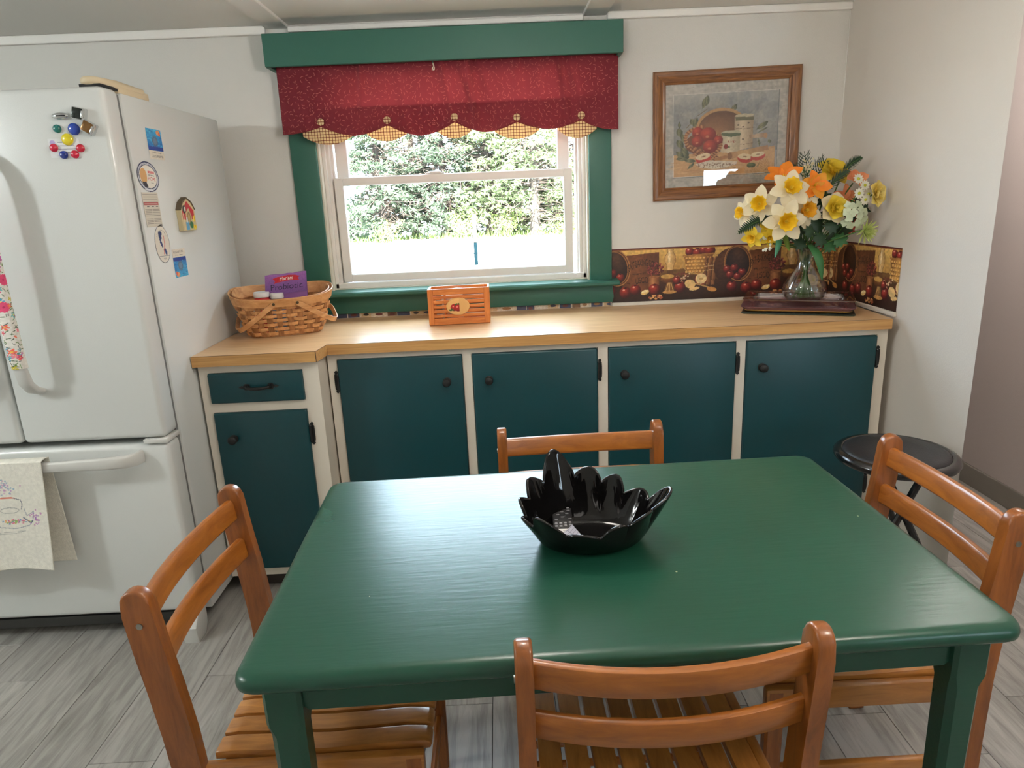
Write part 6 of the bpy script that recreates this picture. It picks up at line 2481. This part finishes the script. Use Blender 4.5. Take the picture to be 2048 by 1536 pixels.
def bowl_pt(u, v):
    th = u * 2 * PI
    ca, sa = math.cos(th), .78 * math.sin(th)
    l_ = math.hypot(ca, sa)
    r1, z1, t = rim(th)
    rA, zA = SM[int(round(th / (2 * PI) * 360)) % 360]
    q_ = 0 if v < .42 else (v - .42) / .58
    w_ = max(0, min(1, (q_ - .35) / .65))
    w_ = w_ * w_ * (3 - 2 * w_)
    r1, z1 = rA + (r1 - rA) * w_, zA + (z1 - zA) * w_
    r0 = .094 / math.hypot(ca / l_, sa / l_ / .66)
    rr = r0 * min(1, v / .42) if v < .42 else r0 + (r1 - r0) * ((v - .42) / .58) ** .95
    q = 0 if v < .42 else (v - .42) / .58
    z = .006 + .010 * max(0, v - .34) + z1 * q ** 1.3 * (.99)
    crease = .004 * (1 - t) ** 2 * q * q
    rr -= crease
    return (rr * ca / l_, rr * sa / l_, z)
g = G()
g.grid(bowl_pt, 300, 34, cu=True)
me = g.mesh('bowl', bowl_material(), 180, nrm=False)
o = link('bowl', me, bw)
md = o.modifiers.new('thickness', 'SOLIDIFY')
md.thickness = .0065
md.offset = -1
md2 = o.modifiers.new('round', 'SUBSURF')
md2.levels = 1
md2.render_levels = 1
bme = bmesh.new()
bme.from_mesh(me)
bmesh.ops.remove_doubles(bme, verts=bme.verts[:], dist=1e-5)
bmesh.ops.recalc_face_normals(bme, faces=bme.faces[:])
if sum(f.normal.z for f in bme.faces if f.calc_center_median().length < .05) < 0:
    bmesh.ops.reverse_faces(bme, faces=bme.faces[:])
bme.to_mesh(me)
bme.free()

# remote control and the paper under it
RM = Matrix.Translation((.106, 1.282, TZ + .0185)) @ Matrix.Rotation(-.02, 4, 'Z') @ Matrix.Rotation(math.radians(14), 4, 'X')
rc = thing('remote_control', 'slim black remote control with a white name label lying in the black bowl', 'remote', tuple(RM.translation), 0, None, rot=RM.to_euler())
g = G()
g.box(-.0205, .0205, -.062, .055, 0, .007, bev=.002, seg=2)
g.obj('body', mat('remote_black', (24, 24, 27), .35), rc)
mB = mat('grey_button', (150, 152, 156), .5)
def buttons(lst, nm, w, hgt):
    for x, y in lst:
        g = G()
        g.box(x - w, x + w, y - hgt, y + hgt, .0065, .0092, bev=.001, seg=1)
        g.obj(nm, mB, rc, smooth=0)
buttons([(-.013, .048), (.013, .048), (-.0135, .038), (.0135, .040), (0, .036), (-.009, .028), (.010, .030), (0, .020), (-.013, .012), (.015, .014)], 'button', .0036, .0011)
buttons([(-.014, .0), (-.0048, .0), (.0048, .001), (.0145, .002), (-.014, -.008), (-.0048, -.008), (.0048, -.007), (.0145, -.006)], 'button', .0030, .0026)
g = G()
g.tube([(.0085 * math.cos(2 * PI * i / 20), .0285 + .0075 * math.sin(2 * PI * i / 20), .0072) for i in range(20)], .0011, 5, closed=True)
g.obj('navigation_ring', mat('remote_ring', (60, 61, 64), .4), rc)
c = Cv(.040, .017, 2200, (226, 226, 224))
for yy, n_ in ((.0058, 9), (.0125, 9)):
    x = .004
    for i in range(n_):
        L = .0020 + .0012 * ((i * 7) % 3)
        c.line([(x, yy), (x + L, yy - .002 * ((i * 5) % 3 - 1))], .0009, (50, 50, 60), .85)
        c.line([(x + L, yy), (x + L, yy + .0018)], .0008, (50, 50, 60), .8)
        x += .0036
c.line([(.002, .0090), (.038, .0090)], .0006, (150, 150, 152))
printed('name_label', c, lambda u, v: (-.020 + u * .040, -.034 + v * .0175 + 0 * u, .0073 + 0 * u * v), rc, printmat('printed_paper', .5))
t = thing('paper_slip', 'ruled white paper slip under the remote control in the bowl', 'paper', (.100, 1.225, TZ + .0135), 0, None, rot=(math.radians(2), 0, .3))
c = Cv(.062, .05, 900, (206, 208, 222))
for i in range(5):
    c.line([(.0, .008 + i * .010), (.062, .002 + i * .010)], .0012, (86, 92, 120), .8)
for i in range(3):
    c.line([(.010 + i * .02, 0), (.016 + i * .02, .05)], .0010, (86, 92, 120), .6)
printed('sheet', c, lambda u, v: (-.031 + u * .062, -.025 + v * .05, .004 + .016 * (np.abs(u - .5) * 2) ** 2 * 1.0 + 0 * v), t, printmat('printed_paper', .5))

# ------------------------------------------------------------------ folding stool
SX_, SY_, SZ_ = 1.197, 1.955, .625
st = thing('folding_stool', 'round black folding bar stool with padded seat in the corner by the right wall', 'stool', (SX_, SY_, FL))
hS = SZ_ - FL
mSt = mat('black_enamel_tube', (14, 14, 16), .22, var=.05, coat=.4)
g = G()
g.lathe([(.001, hS - .004), (.08, hS - .0035), (.135, hS - .005), (.148, hS - .010), (.151, hS - .018), (.151, hS - .030)], 48)
g.obj('cushion', mat('black_vinyl_cushion', (32, 32, 37), .42, var=.12, vscale=12, bump=.3, bscale=240), st, smooth=60)
g = G()
g.lathe([(.150, hS - .012), (.158, hS - .009), (.168, hS - .012), (.1755, hS - .020), (.176, hS - .029), (.170, hS - .038), (.158, hS - .044), (.142, hS - .044), (.141, hS - .034), (.150, hS - .030)], 56, cap=False)
g.rings([[(r * math.cos(2 * PI * j / 40), r * math.sin(2 * PI * j / 40), hS - .040) for j in range(40)] for r in (.146, .001)], cap=False)
g.obj('seat_rim', mSt, st, smooth=60)
ca, sa = math.cos(-.10), math.sin(-.10)
def R2(x, y, z):
    return (x * ca - y * sa, x * sa + y * ca, z)
for sy in (-1, 1):
    o_ = .118
    for sx, off in ((1, 0.0), (-1, .012)):
        g = G()
        y = sy * (o_ - off)
        g.tube([R2(-sx * .055 + .02 * sy, y, hS - .042), R2(sx * .20, y * 1.08, .04), R2(sx * .215, y * 1.1, .012)], .011, 10)
        l_ = g.obj('leg', mSt, st)
        g = G()
        g.tube([R2(sx * .212, y * 1.1, .024), R2(sx * .219, y * 1.1, 0)], .0135, 10)
        g.obj('rubber_foot', mat('black_rubber', (20, 20, 20), .8), l_)
for sx in (-1, 1):
    g = G()
    g.tube([R2(sx * .155, -.120, .13), R2(sx * .155, .120, .13)], .008, 8)
    g.obj('rung', mSt, st)
g = G()
for sy in (-1, 1):
    g.tube([R2(0.01 * sy, sy * .098, .40), R2(.01 * sy, sy * .132, .40)], .006, 8)
g.obj('pivot_bolt', mScrew, st)
